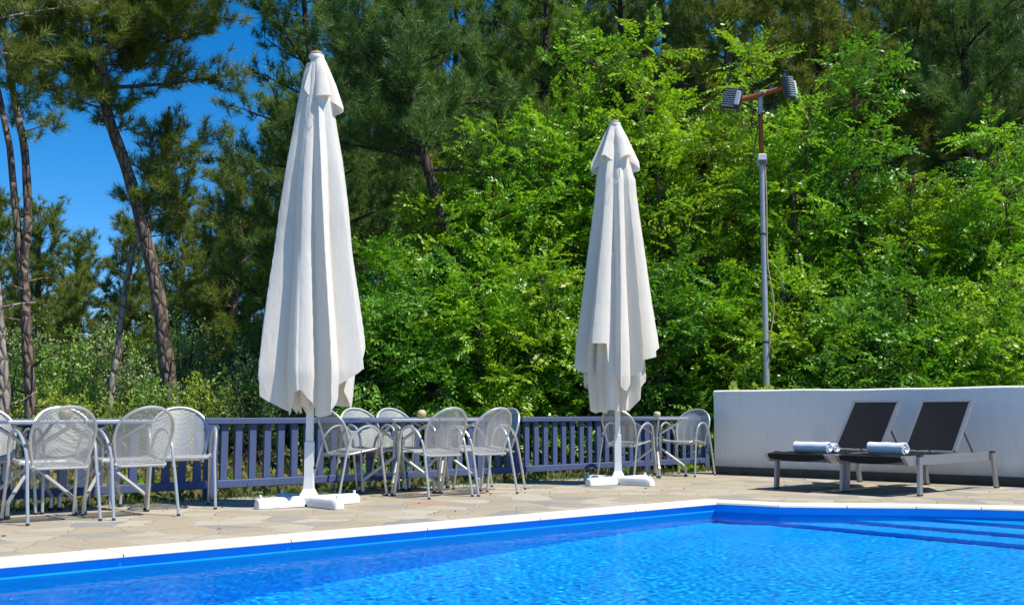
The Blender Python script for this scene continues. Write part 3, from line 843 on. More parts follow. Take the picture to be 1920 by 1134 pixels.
mb=MB(); mb.tube(smooth_path([(.045,-.02,4.4),(.05,-.035,3.9),(.044,-.03,3.35),(.05,-.03,2.95),(.11,-.03,2.55),(.12,-.03,2.3),(.06,-.03,1.95),(.045,-.02,1.7)],6),.009,6); mb.build('cable',M_BUFF,mast,True)
mb=MB(); mb.tube(smooth_path([(-.02,-.04,5.16),(-.07,-.04,4.9),(-.12,.02,4.6),(-.2,.1,4.25)],6),.008,6); mb.build('cable',M_BLK,mast,True)
for z in (3.42,1.86):
    mb=MB(); mb.lathe([(.046,z-.012),(.052,z-.011),(.052,z+.011),(.046,z+.012)],12); mb.build('cable_tie',M_BLK,mast,True)
# ------------------------------------------------------------------ vegetation
def m_leaf(name, cols, trans=.35, rough=.45, spec=.4, clump=1.2, tcol=(1.25,1.35,.5)):
    """leaf colour varies from leaf to leaf and from bough to bough"""
    k = NT(name); v = k.obj()
    isl = k.n('NewGeometry').outputs['Random Per Island']
    f = k.math('ADD', k.math('MULTIPLY', isl, .55), k.math('MULTIPLY', k.math('SUBTRACT', k.noise(clump,2,.5,v), .27), 1.0))
    n = len(cols); c = k.ramp(f, [(i/(n-1), q) for i, q in enumerate(cols)])
    d = k.pbsdf(c, rough, 0, None, spec)
    t = k.n('BsdfTranslucent'); k.set(t.inputs[0], k.mix(1.0, c, tcol, 'MULTIPLY'))
    mx = k.n('MixShader'); mx.inputs[0].default_value = trans; k.set(mx.inputs[1], d); k.set(mx.inputs[2], t.outputs[0])
    return k.done(mx.outputs[0])
M_LOC = m_leaf('acacia_leaves', [(0.057,0.165,0.012),(0.140,0.330,0.017),(0.268,0.472,0.029),(0.459,0.580,0.071)], .36, .40, .38, .9)
M_LOC2 = m_leaf('acacia_leaves_yellowish', [(0.093,0.196,0.011),(0.186,0.345,0.016),(0.323,0.483,0.029),(0.500,0.580,0.081)], .36, .40, .38, .9)
M_LOC3 = m_leaf('acacia_leaves_deep_green', [(0.037,0.115,0.014),(0.081,0.218,0.021),(0.161,0.345,0.029),(0.298,0.483,0.057)], .28, .42, .35, .9)
M_PINE = m_leaf('pine_needles', [(0.078,0.157,0.024),(0.139,0.244,0.035),(0.227,0.330,0.049),(0.348,0.418,0.078)], .25, .5, .3, .8, (1.2,1.3,.6))
M_PINED = m_leaf('pine_needles_dark', [(0.042,0.097,0.026),(0.082,0.162,0.038),(0.138,0.235,0.055),(0.227,0.308,0.082)], .22, .5, .3, .8, (1.2,1.3,.6))
M_PINEO = m_leaf('pine_needles_olive', [(0.087,0.123,0.020),(0.145,0.189,0.029),(0.232,0.261,0.043),(0.334,0.334,0.080)], .25, .5, .3, .8, (1.2,1.3,.6))
M_PINEF = m_leaf('far_pine_needles', [(.09,.13,.02),(.14,.19,.03),(.20,.25,.04),(.28,.31,.07)], .28, .5, .3, .8, (1.2,1.3,.6))
M_SHR = m_leaf('shrub_leaves', [(0.097,0.207,0.030),(0.170,0.328,0.043),(0.267,0.437,0.063),(0.413,0.535,0.121)], .32, .45, .35, 1.5)
M_SHRD = m_leaf('shrub_leaves_dark', [(0.027,0.083,0.027),(0.053,0.128,0.033),(0.083,0.180,0.045),(0.135,0.225,0.075)], .3, .42, .4, 1.5)
M_SHRY = m_leaf('shrub_leaves_yellow_green', [(0.166,0.250,0.029),(0.270,0.374,0.042),(0.395,0.478,0.073),(0.541,0.550,0.146)], .35, .5, .3, 1.5)
M_SHRG = m_leaf('shrub_leaves_grey_green', [(0.125,0.208,0.062),(0.187,0.291,0.094),(0.291,0.395,0.146),(0.416,0.499,0.229)], .28, .5, .3, 1.5)
M_DRY = m_leaf('dry_undergrowth', [(0.098,0.105,0.028),(0.168,0.154,0.042),(0.252,0.210,0.070),(0.308,0.252,0.112)], .25, .7, .2, 1.8)
M_POD = m_leaf('brown_seed_pods', [(.10,.035,.012),(.16,.06,.02),(.22,.09,.03)], .2, .6, .3, 2)
def m_bark(name, a, b, c3, sc=(9,9,4.2)):
    k = NT(name); v = k.obj()
    vo = k.n('TexVoronoi'); vo.feature='DISTANCE_TO_EDGE'; k.set(vo.inputs['Vector'], k.scaled(v, sc)); vo.inputs['Scale'].default_value=1.0
    nz = k.noise(7,5,.65,v)
    c = k.mix(nz, a, b)
    c = k.mix(k.ramp(vo.outputs['Distance'],[(0,(1,1,1)),(.12,(0,0,0))]), c, c3)
    h = k.math('ADD', k.ramp(vo.outputs['Distance'],[(0,(0,0,0)),(.25,(1,1,1))]), k.math('MULTIPLY',nz,.6))
    return k.done(k.pbsdf(c, .9, 0, k.bump(h,.9,.03), .15))
M_BARK = m_bark('pine_bark', (.15,.105,.075), (.25,.19,.15), (.055,.04,.03))
M_BARKP = m_bark('pale_bark', (.26,.22,.18), (.38,.34,.29), (.10,.08,.06))
M_BARKD = m_bark('dark_bark', (.055,.042,.034), (.11,.085,.07), (.025,.02,.016))
M_STEM = m_bark('stem_bark', (.11,.08,.055), (.19,.15,.11), (.06,.045,.03), (16,16,5))

def nrm(a): return a/np.maximum(np.linalg.norm(a,axis=-1,keepdims=True),1e-9)
def tufts(P, D, rng, n=20, length=.14, width=.010, spread=(12,75)):
    """bunches of needles: P (N,3) start, D (N,3) direction of the shoot"""
    N = len(P); D = nrm(D)
    a = rng.normal(size=(N,n,3)); a = nrm(a - (a*D[:,None]).sum(-1,keepdims=True)*D[:,None])
    th = np.radians(rng.uniform(*spread, size=(N,n,1)))
    d = D[:,None]*np.cos(th) + a*np.sin(th)
    off = D[:,None]*rng.uniform(-.10,.06,size=(N,n,1))
    p0 = P[:,None]+off
    L = length*rng.uniform(.7,1.15,size=(N,n,1))
    s = nrm(np.cross(d, rng.normal(size=(N,n,3))))*width*.5
    tip = p0+d*L; tip[...,2] -= .015*rng.random((N,n))
    v = np.stack([p0-s, p0+s, tip],2).reshape(-1,3)
    return v, np.arange(len(v)).reshape(-1,3)
def pinnate(P, D, UPV, rng, length=.40, pairs=7, lw=.044, ll=.096):
    """feather leaves: stalk from P along D, leaflets in pairs"""
    N = len(P); D = nrm(D); S = nrm(np.cross(D, UPV)); NN = nrm(np.cross(S, D))
    L = length*rng.uniform(.65,1.15,size=(N,1))
    quads = []
    m = pairs*2+1
    for i in range(m):
        t = .18+.82*(i//2)/pairs if i < m-1 else 1.0
        base = P + D*L*t; base = base - NN*(L*.35*t*t)              # the leaf droops along its length
        sg = 0 if i == m-1 else (1 if i%2 else -1)
        dirn = nrm(D*(.45 if sg else 1) + S*sg*.9 - NN*(.25+.45*t*.5) + rng.normal(scale=.16,size=(N,3)))
        sc = (.75+.25*np.sin(PI*min(1,t)))*rng.uniform(.8,1.15,size=(N,1))*(L/length)**.5
        wv = nrm(np.cross(dirn, NN + rng.normal(scale=.35,size=(N,3))))*lw*.5*sc
        tip = base+dirn*ll*sc; mid = base+dirn*ll*.5*sc
        quads.append(np.stack([base, mid+wv, tip, mid-wv],1))
    v = np.stack(quads,1).reshape(-1,3)
    return v, np.arange(len(v)).reshape(-1,4)
def leaves(P, D, rng, ll=.06, lw=.035):
    N = len(P); D = nrm(D); s = nrm(np.cross(D, rng.normal(size=(N,3)))); sc = rng.uniform(.6,1.25,size=(N,1))
    mid = P+D*ll*.5*sc
    v = np.stack([P, mid+s*lw*.5*sc, P+D*ll*sc, mid-s*lw*.5*sc],1).reshape(-1,3)
    return v, np.arange(len(v)).reshape(-1,4)

class Limbs:
    """tubes gathered fast: list of (points, radii)"""
    def __init__(s): s.mb = MB()
    def add(s, pts, r0, r1, seg=5):
        n = len(pts); s.mb.tube(pts, [r0+(r1-r0)*i/(n-1) for i in range(n)], seg, cap=False)
def bez(p, d0, L, bend, n=5):
    """curved bough from p along d0, bending by vector bend over its length"""
    out = []
    for i in range(n+1):
        t = i/n; out.append(np.array(p)+np.array(d0)*L*t+np.array(bend)*L*t*t)
    return np.array(out)
def at_path(path, t):
    f = t*(len(path)-1); i = min(int(f), len(path)-2); u = f-i
    return path[i]*(1-u)+path[i+1]*u, nrm(path[i+1]-path[i])

def pine(name, trunk, r0, r1, boughs, needle, bark, lab, seed, group=None, cat='pine tree', dens=1.0, nlen=.19, nw=.0105, extra=None, droop=0.0, knots=True):
    """trunk: list of world points; boughs: (z_low, z_high, n, length at low, length at high, dir bias or None)"""
    rng = np.random.default_rng(seed)
    base = np.array(trunk[0]); tp = np.array([list(p) for p in smooth_path([tuple(np.array(q)-base) for q in trunk], 6)])
    root = empty(name, tuple(base)); tag(root, lab, cat, group)
    n = len(tp); mb = MB(); seg = 12
    rs = [(r0+(r1-r0)*i/(n-1))*(1+.05*math.sin(i*1.7+seed)) for i in range(n)]; rs[0] *= 1.25
    mb.tube([tuple(p) for p in tp], rs, seg);
    for q in range(8 if knots else 0):                                  # broken branch stubs along the bare trunk
        j = int(rng.integers(2, max(3,int(n*.55)))); az = rng.uniform(0,2*PI); L = rng.uniform(.18,.42)
        d_ = np.array([math.cos(az),math.sin(az),rng.uniform(.0,.5)])
        mb.tube([tuple(tp[j]),tuple(tp[j]+d_*(rs[j]+L*.5)),tuple(tp[j]+d_*(rs[j]+L)+np.array([0,0,rng.uniform(-.05,.08)]))], [.022,.015,.008], 5)
    mb.build('trunk', bark, root, True, 80)
    lim = Limbs(); TP = []; TD = []
    zs = tp[:,2]
    for (z0,z1,nb,l0,l1,bias) in boughs:
        for i in range(nb):
            f = (i+rng.random())/nb; z = z0+(z1-z0)*f
            j = int(np.searchsorted(zs, z)); j = min(max(j,1),n-1)
            u = (z-zs[j-1])/max(zs[j]-zs[j-1],1e-3); p = tp[j-1]*(1-u)+tp[j]*u
            az = i*2.39996+rng.uniform(-.5,.5)
            if bias is not None: az = bias[0]+rng.uniform(-bias[1],bias[1])
            L = (l0+(l1-l0)*f)*rng.uniform(.65,1.15)
            up = rng.uniform(-.05,.4)+.5*f-droop
            d0 = nrm(np.array([math.cos(az),math.sin(az),up])); bend = np.array([rng.uniform(-.15,.15),rng.uniform(-.15,.15),rng.uniform(-.12,.22)-droop*.3])
            path = bez(p, d0, L, bend, 5); r = max(.012, .018*L)
            lim.add([tuple(q) for q in path], r, r*.25, 5)
            ns = max(4,int(L*7.5*dens)); t0_ = .12 if L < 1.9 else .2
            for s_ in range(ns):
                t = t0_+(1-t0_)*(s_+rng.random())/ns
                q, dd = at_path(path, min(t,.999))
                side = nrm(np.cross(dd, rng.normal(size=3)))
                sd_ = nrm(dd*.65+side*rng.uniform(.4,1.1)+np.array([0,0,.25])); sl_ = rng.uniform(.30,.62)*(1.0-.35*t)*min(1.2,.5+L*.35)
                sp = bez(q, sd_, sl_, np.array([0,0,.25]), 2)
                lim.add([tuple(x) for x in sp], .008, .003, 4)
                nt = max(3,int(sl_*12*dens))
                for w_ in range(nt+1):
                    tt = .25+.75*w_/nt; a, b = at_path(sp, min(tt,.999))
                    TP.append(a+rng.normal(scale=.05,size=3)); TD.append(nrm(b+np.array([0,0,.45])+rng.normal(scale=.45,size=3)))
    if extra:
        for e in extra: lim.add([tuple(np.array(q)-base) for q in e[0]], e[1], e[2], 7)
    v, f = tufts(np.array(TP), np.array(TD), rng, 34, nlen, nw)
    lim.mb.build('limbs', bark, root, True, 80)
    np_mesh('crown', v, [f], needle, root)
    return root

def locust(base, h, rad, mat, lab, seed,  lean=(0,0), stems=3, nbr=46, z0=.35, top=.15, group='bright green acacia trees behind the fence and wall', leafn=1.0, pods=True, lsz=1.0):
    rng = np.random.default_rng(seed); base = np.array(base,float)
    root = empty('acacia_tree', tuple(base)); tag(root, lab, 'acacia tree', group)
    tr = MB(); lim = Limbs(); P=[]; D=[]; PP=[]; PD=[]
    for s_ in range(stems):
        az = 2*PI*s_/stems+rng.uniform(-.6,.6); out = 0 if s_==0 else rng.uniform(.35,.7)*rad
        hh = h*(1.0 if s_==0 else rng.uniform(.68,.9))
        tipx = np.array([math.cos(az)*out+lean[0], math.sin(az)*out+lean[1], hh])
        st_ = [np.array([.1*math.cos(az)*s_,.1*math.sin(az)*s_,-.1])]
        for q in (.25,.5,.75,1.0):
            st_.append(tipx*np.array([q**1.2,q**1.2,q])+np.append(rng.normal(scale=.10,size=2),0))
        st_ = np.array([list(x) for x in smooth_path([tuple(x) for x in st_],4)])
        tr.tube([tuple(x) for x in st_],[.055*(1-.85*i/(len(st_)-1))*(h/6)**.5+.006 for i in range(len(st_))],8,cap=False)
        nb = int(nbr*(1 if s_==0 else .7))
        for b in range(nb):
            t = z0/hh+(1-z0/hh)*((b+rng.random())/nb)**.9
            p, dd = at_path(st_, min(t,.999))
            az2 = b*2.39996+rng.uniform(-.6,.6)
            prof = (math.sin(PI*min(1,(t*.80+.20)))**.7)                    # widest in the middle, pointed on top
            L = (top+rad*prof*rng.uniform(.45,1.1))
            up = rng.uniform(.15,.75)+.5*t
            path = bez(p, nrm(np.array([math.cos(az2),math.sin(az2),up])), L, np.array([0,0,-.22]), 5)
            lim.add([tuple(x) for x in path], .010+.006*L, .003, 4)
            n_tw = max(3,int(L*4.6))
            for w_ in range(n_tw):
                tt = .34+.66*(w_+rng.random())/n_tw
                q, bd = at_path(path, min(tt,.999))
                sd_ = nrm(bd*.6+nrm(np.cross(bd,rng.normal(size=3)))*.9+np.array([0,0,.22])); tl = rng.uniform(.22,.5)
                tp_ = bez(q, sd_, tl, np.array([0,0,-.1]), 2)
                lim.add([tuple(x) for x in tp_], .005, .002, 3)
                nl = max(3,int(tl*12*leafn))
                for l_ in range(nl):
                    a, c_ = at_path(tp_, min((l_+.5)/nl,.999))
                    sgn = 1 if l_%2 else -1
                    side = nrm(np.cross(c_, np.array([0,0,1.0])))*sgn
                    P.append(a); D.append(c_*.7+side*rng.uniform(.5,1.0)+np.array([0,0,rng.uniform(-.15,.35)]))
                P.append(tp_[-1]); D.append(sd_+np.array([0,0,.1]))
                if pods and rng.random() < .28:
                    for _ in range(9): PP.append(tp_[0]+rng.normal(scale=.05,size=3)); PD.append(np.array([0,0,-1.0])+rng.normal(scale=.35,size=3))
    P=np.array(P); D=np.array(D); UPV=np.array([0,0,1.0])+rng.normal(scale=.55,size=(len(P),3))
    v,f = pinnate(P, D, UPV, rng, .40*lsz, 7, .044*lsz, .096*lsz)
    tr.build('trunk', M_STEM, root, True, 80); lim.mb.build('limbs', M_STEM, root, True, 80)
    np_mesh('crown', v, [f], mat, root)
    if PP:
        v,f = leaves(np.array(PP),np.array(PD),rng,.11,.02); struct(np_mesh('seed_pods', v, [f], M_POD, root),'stuff')
    return root

def shrub(name, base, h, rad, mat, lab, seed, n=2600, ll=.06, lw=.034, cat='shrub', group=None, bark=None, stems=14, up=.3):
    rng = np.random.default_rng(seed); root = empty(name, base); tag(root, lab, cat, group)
    lim = Limbs(); P=[]; D=[]
    tips=[]
    for s_ in range(stems):
        az=s_*2.4+rng.uniform(-.5,.5); rr=rad*math.sqrt((s_+.5)/stems)*.8
        hh=h*(1-.45*(rr/rad)**2)*rng.uniform(.75,1.05)
        path=np.array([[.08*math.cos(az),.08*math.sin(az),-.05],[.55*rr*math.cos(az),.55*rr*math.sin(az),hh*.55],[rr*math.cos(az),rr*math.sin(az),hh*.92]])
        path=np.array([list(x) for x in smooth_path([tuple(x) for x in path],4)])
        lim.add([tuple(x) for x in path], .012+.008*h, .004, 5)
        for b in range(9):
            t=.25+.75*(b+rng.random())/9; q,dd=at_path(path,min(t,.999))
            sdv=nrm(dd*.4+rng.normal(size=3)+np.array([0,0,up])); L=rng.uniform(.18,.38)*rad
            tw=bez(q,sdv,L,np.array([0,0,.1]),2); lim.add([tuple(x) for x in tw],.006,.002,3); tips.append(tw)
    m=max(4,n//len(tips))
    for tw in tips:
        for _ in range(m):
            t=rng.random()**.6; a,b=at_path(tw,min(t,.999))
            P.append(a+rng.normal(scale=.045*rad,size=3)); D.append(b+rng.normal(scale=.8,size=3)+np.array([0,0,.35]))
    P=np.array(P); P[:,2]=np.maximum(P[:,2],.01)
    v,f=leaves(P,np.array(D),rng,ll,lw)
    lim.mb.build('stems', bark or M_STEM, root, True, 80); np_mesh('foliage', v, [f], mat, root)
    return root

def px(xp, d, yp=None):
    """ground plan helper: bearing of a thing, its distance and (optionally) its height, worked out from the photo's lens"""
    X=(xp-960)/2100*d*.995
    if yp is None: return X
    return X, .8+(773-yp)/2100*d*(1.0+ .098*(773-yp)/2100)
ZG = -.06
def tpath(pts, d):
    return [(px(x,dd,y)[0], dd, px(x,dd,y)[1]) for (x,y,dd) in [(p[0],p[1],(p[2] if len(p)>2 else d)) for p in pts]]
GP = 'pine trees beyond the terrace'
# --- the three leaning trunks on the left
d=18.0
tA = [(px(332,d),d,ZG)]+tpath([(318,740),(290,560),(262,450),(225,330),(180,215),(172,150),(150,60),(140,-60),(150,-190)],d)
zA = [p[2] for p in tA]
pine('pine_tree', tA, .135, .05, [(6.1,9.3,22,2.2,1.3,None),(6.5,7.4,7,1.4,2.4,(.1,.5)),(5.8,6.8,5,1.2,2.0,(2.9,.6)),(7.0,8.4,8,2.6,2.4,(0.0,.6)),(5.4,6.1,5,.4,.7,None)], M_PINEF, M_BARK,
     'tall pine with a bare trunk leaning left above the empty sunlit armchair', 101, GP, dens=1.15)
d=16.5
tB = [(px(58,d),d,ZG)]+tpath([(55,740),(45,650),(38,560),(33,480),(37,420),(26,296),(11,230),(-6,160),(-30,40),(-50,-60)],d)
stB = tpath([(38,560),(24,480),(16,420),(6,350),(-4,280),(-30,180),(-70,60)],d)
pine('pine_tree', tB, .085, .04, [(4.9,6.8,11,.8,1.2,None),(5.8,7.2,6,1.3,1.4,(.3,.6))], M_PINEF, M_BARK,
     'forked pine trunk near the left edge that splits into two stems', 102, GP, dens=1.0, extra=[(stB,.065,.04)])
d=18.6
tC = [(px(203,d),d,ZG)]+tpath([(206,740),(217,650),(230,520),(252,440),(275,350),(292,290),(298,240),(300,205)],d)
exC = [tpath([(275,350),(300,320),(330,290)],d), tpath([(285,310),(270,290),(262,262)],d), tpath([(292,290),(310,262),(318,245)],d)]
pine('pine_tree', tC, .064, .024, [(4.0,5.6,16,.75,.35,None),(3.6,5.1,8,1.1,.95,(-.2,.6))], M_PINEF, M_BARKP,
     'slender pale barked pine crossing behind the leaning trunk', 103, GP, dens=.9, extra=[(e,.03,.010) for e in exC])
d=15.2
tD = [(px(8,d),d,ZG)]+tpath([(4,740),(-6,650),(-20,540),(-40,400),(-60,200),(-80,0)],d)
pine('pine_tree', tD, .10, .05, [(5.8,6.9,8,1.2,1.1,None)], M_PINEO, M_BARKP, 'pine trunk cut off by the left edge above the leftmost armchair', 104, GP, dens=1.0)

# --- row of dense pines: (photo x of the trunk, distance, height, crown base, bough length low, high, boughs, needle, bark, label, lean)
ROW = [
 (652,21.0,10.5,2.6,2.5,1.5,48,M_PINED,M_BARKD,'dark dense pine rising behind the taller looking parasol',-.10,201),
 (545,23.0,8.2,2.2,2.3,.8,36,M_PINE,M_BARKD,'dark pine with ragged tips against the blue sky left of the taller looking parasol',.05,202),
 (440,27.0,6.9,1.5,2.3,.7,44,M_PINEF,M_BARK,'lower olive pine left of the dark pine with ragged tips',.0,203),
 (1010,22.5,11.0,3.6,2.6,1.8,46,M_PINE,M_BARKD,'tall pine behind the acacias between the two parasols',.02,205),
 (1165,23.0,11.0,3.8,2.6,1.8,44,M_PINED,M_BARKD,'tall dark pine directly behind the smaller looking parasol',.0,206),
 (1345,22.0,11.0,4.6,2.6,1.8,42,M_PINEO,M_BARK,'olive pine above the acacias just left of the floodlight mast',.03,207),
 (1545,22.5,11.0,4.2,2.7,1.8,44,M_PINEO,M_BARKD,'brownish pine with a dark trunk right of the floodlight mast',.0,208),
 (1710,24.0,11.0,4.6,2.7,1.8,44,M_PINEO,M_BARKD,'shaded pine at the top right behind the highest acacia',.02,209),
 (1845,21.0,11.0,4.3,2.6,1.8,44,M_PINED,M_BARKD,'dark pine at the right edge of the photo',.0,210),
 (2010,23.0,11.0,3.6,2.6,1.8,36,M_PINEO,M_BARKD,'pine mostly outside the right edge of the photo',.0,211),
]
d=17.9
tF=[(px(935,d),d,ZG)]+tpath([(912,680),(880,560),(850,470),(818,380),(793,300),(775,235),(762,150),(752,40),(745,-80),(740,-300)],d)
pine('pine_tree', tF, .13, .04, [(4.7,8.5,30,1.7,1.2,None),(4.9,6.5,6,1.9,1.6,(2.6,.6))], M_PINED, M_BARKD, 'dark pine with a leaning trunk seen between the two parasols', 204, GP, dens=1.0)
for (xp,d,h,cb,l0,l1,nb,nm,bk,lab,lean,seed) in ROW:
    x0=px(xp,d); rr=np.random.default_rng(seed)
    tr=[(x0+lean*h*q+(rr.uniform(-.12,.12) if 0<q<1 else 0), d+(rr.uniform(-.1,.1) if 0<q<1 else 0), ZG+h*q) for q in (0,.2,.4,.6,.8,1.0)]
    pine('pine_tree', tr, .17, .03, [(cb,h*.99,nb,l0,l1*.5,None)], nm, bk, lab, seed, GP, dens=1.05)
# --- a second row of tall pines, copies of the first
FIRST = [o for o in bpy.data.objects if o.get('category')=='pine tree' and o['group']==GP and o.name.startswith('pine_tree')]
byx = {o['label']: o for o in FIRST}
SRC = [byx['tall pine behind the acacias between the two parasols'], byx['tall dark pine directly behind the smaller looking parasol'], byx['brownish pine with a dark trunk right of the floodlight mast'], byx['dark pine at the right edge of the photo']]
for i,(xp,d,lab) in enumerate([(755,25.5,'tall pine of the back row between the dense dark pine and the leaning trunk'),
  (935,26.5,'tall pine of the back row over the middle tables'),(1085,27.5,'tall pine of the back row left of the smaller looking parasol'),
  (1255,26.5,'tall pine of the back row behind the tallest acacia'),(1440,26.0,'tall pine of the back row behind the floodlight mast'),
  (1625,27.0,'tall pine of the back row above the pointed acacia'),(1775,27.5,'tall pine of the back row above the right hand lounger'),
  (1920,26.0,'tall pine of the back row at the right edge'),
  (690,31.0,'farthest tall pine showing right of the top of the taller looking parasol'),(845,31.5,'farthest tall pine at the top of the photo over the middle tables'),
  (1000,32.0,'farthest tall pine at the top of the photo left of the tall narrow acacia'),(1170,32.0,'farthest tall pine showing between the two tallest acacias'),
  (1330,31.5,'farthest tall pine at the top of the photo left of the floodlight mast'),(1520,31.5,'farthest tall pine at the top of the photo right of the floodlight mast'),
  (1690,32.0,'farthest tall pine at the top right behind the shaded pine'),(1860,32.0,'farthest tall pine in the top right corner')]):
    c=copy_tree(SRC[i%4]); c.location=(px(xp,d),d,ZG); c.rotation_euler=(0,0,1.3+i*1.1); c.scale=(1.05,1.05,1.04+.05*(i%3)) if i < 8 else (1.35,1.35,1.3); tag(c,lab,'pine tree','second row of tall pines')
# --- far pines that close the view on the left: copies of two trees share their meshes
def far_pine(src, xp, d, h, rz, lab):
    c = copy_tree(src); c.location=(px(xp,d),d,ZG); c.rotation_euler=(0,0,rz)
    c.scale=(h[1],h[1],h[0]); tag(c, lab, 'pine tree', 'far pines behind the left scrub'); return c
f1 = pine('pine_tree', [(px(-30,31),31,ZG),(px(-30,31)+.1,31,2.5),(px(-30,31),31,5),(px(-30,31),31,6.9)], .14,.03,[(.7,6.8,52,2.2,.5,None)], M_PINEF, M_BARK, 'far green pine at the left edge below the gap of blue sky', 301, 'far pines behind the left scrub', dens=.95, nlen=.22, nw=.013)
f2 = pine('pine_tree', [(px(60,29),29,ZG),(px(60,29)+.1,29,2.5),(px(60,29),29,4.5),(px(60,29),29,6.2)], .14,.03,[(.6,6.1,50,1.9,.5,None)], M_PINEF, M_BARK, 'far olive pine right of the forked trunk', 302, 'far pines behind the left scrub', dens=.95, nlen=.22, nw=.013)
for i,(src,xp,d,h,rz,lab) in enumerate([
  (f1,135,33,(.86,1.0),1.1,'far low green pine between the forked trunk and the pale slender trunk'),
  (f2,235,30,(.97,.95),2.2,'far olive pine behind the pale slender trunk'),
  (f1,335,31,(.98,1.05),3.3,'far green pine behind the leaning bare trunk'),
  (f2,415,32,(1.25,1.1),.7,'far olive pine left of the taller looking parasol, behind the scrub'),
  (f1,530,30,(1.3,1.1),5.0,'far green pine hidden behind the taller looking parasol'),
  (f2,740,28,(1.5,1.2),1.9,'far olive pine in the gap right of the taller looking parasol'),
  (f1,900,29,(1.5,1.2),4.1,'far green pine deep behind the middle tables'),
  (f2,1090,30,(1.6,1.25),2.9,'far olive pine deep behind the smaller looking parasol'),
  (f1,1260,31,(1.4,1.2),.3,'far green pine deep behind the acacia right of the smaller looking parasol'),
  (f2,1450,30,(1.25,1.2),1.4,'far olive pine deep behind the floodlight mast'),
  (f1,1640,31,(1.35,1.2),2.5,'far green pine deep behind the loungers'),
  (f2,1800,31,(1.3,1.2),3.6,'far olive pine deep behind the right hand lounger'),
  (f1,1960,30,(1.35,1.2),4.7,'far green pine beyond the right edge of the wall')]):
    far_pine(src,xp,d,h,rz,lab)

# --- rising ground far behind the trees
hx=np.linspace(-120,120,61); hy=np.linspace(36,140,40); HX,HY=np.meshgrid(hx,hy,indexing='ij')
HZ=-.3+7.0*np.clip((HY-36)/50,0,1)**1.3+.35*np.sin(HX*.21+HY*.13)*np.clip((HY-36)/20,0,1)
ih=np.arange(HX.size).reshape(HX.shape)
struct(np_mesh('hill',np.stack([HX,HY,HZ],-1).reshape(-1,3),[np.stack([ih[:-1,:-1],ih[1:,:-1],ih[1:,1:],ih[:-1,1:]],-1).reshape(-1,4)],simple('forested_slope',(.035,.06,.018),.95,0,.6,.8,.9,2.5),smooth=True))
# --- acacias
LOC = [
 # x, distance, photo y of the top, radius, material, lean, label
 (735,17.6,470,.95,M_LOC,(.0,0),'low acacia right beside the taller looking parasol, below the dark pine'),
 (838,18.6,330,.75,M_LOC,(-.1,0),'acacia behind the left half of the middle tables with a rounded top'),
 (905,18.2,225,1.10,M_LOC,(.0,0),'acacia behind the right half of the middle tables'),
 (1000,18.6,205,1.10,M_LOC,(.05,0),'acacia left of the smaller looking parasol with feathery tips'),
 (1095,18.9,62,1.15,M_LOC,(-.05,0),'tall narrow acacia rising behind the smaller looking parasol'),
 (1225,18.6,52,1.20,M_LOC2,(.0,0),'tallest acacia just right of the smaller looking parasol'),
 (1330,18.2,235,1.15,M_LOC,(.05,0),'acacia in the dip between the tallest acacia and the floodlight mast'),
 (1425,18.4,75,1.20,M_LOC2,(-.05,0),'tall pale acacia directly behind the floodlight mast'),
 (1520,17.8,170,1.0,M_LOC,(.05,0),'acacia just right of the floodlight mast'),
 (1618,18.0,88,.90,M_LOC,(.0,0),'pointed acacia above the left hand lounger'),
 (1735,17.6,300,1.0,M_LOC2,(.0,0),'acacia above the right hand lounger with white glinting tips'),
 (1825,17.8,370,1.0,M_LOC,(.0,0),'low acacia between the loungers and the right edge'),
 (1890,17.0,215,.55,M_LOC,(.05,0),'acacia with a single raised spray near the right edge'),
 (1985,17.5,330,1.10,M_LOC,(.0,0),'acacia cut off by the right edge of the photo'),
]
for i,(xp,d,yt,rad,mt,ln,lab) in enumerate(LOC):
    X,zt_ = px(xp,d,yt); locust((X,d,ZG), zt_-ZG-.38, rad, [mt,M_LOC,M_LOC2,M_LOC3,M_LOC][(i*7)%5] if i not in (4,5,7) else mt, lab, 400+i, ln, stems=3, nbr=29, lsz=(1.0,1.15,.85,1.1)[i%4])
# low young acacias that fill the foot of the thicket
LOW = [(700,16.6,610,.8,'knee high acacia sprouts right of the taller looking parasol'),
 (800,16.8,560,.9,'young acacia at the fence behind the left end of the middle tables'),
 (900,17.0,520,.9,'young acacia at the fence behind the round yellow pot'),
 (1010,17.0,520,.9,'young acacia at the fence right of the middle tables'),
 (1090,17.2,560,.85,'young acacia at the fence left of the smaller looking parasol'),
 (1260,17.2,540,.9,'young acacia at the fence behind the single table'),
 (1350,17.4,560,.9,'young acacia behind the left end of the white wall'),
 (1500,16.8,560,.9,'young acacia behind the wall just right of the mast'),
 (1600,16.4,590,.85,'young acacia behind the wall above the left hand lounger'),
 (1700,16.2,560,.9,'young acacia behind the wall between the two lounger backs'),
 (1800,16.0,600,.9,'young acacia behind the wall above the right hand lounger'),
 (1900,15.8,540,.9,'young acacia behind the wall at the right edge')]
for i,(xp,d,yt,rad,lab) in enumerate(LOW):
    X,zt_ = px(xp,d,yt); locust((X,d,ZG), zt_-ZG, rad, (M_LOC3,M_LOC3,M_LOC,M_LOC2)[i%4], lab, 450+i, stems=3, nbr=22, z0=.1, top=.2, group='young acacias at the foot of the thicket', pods=False)

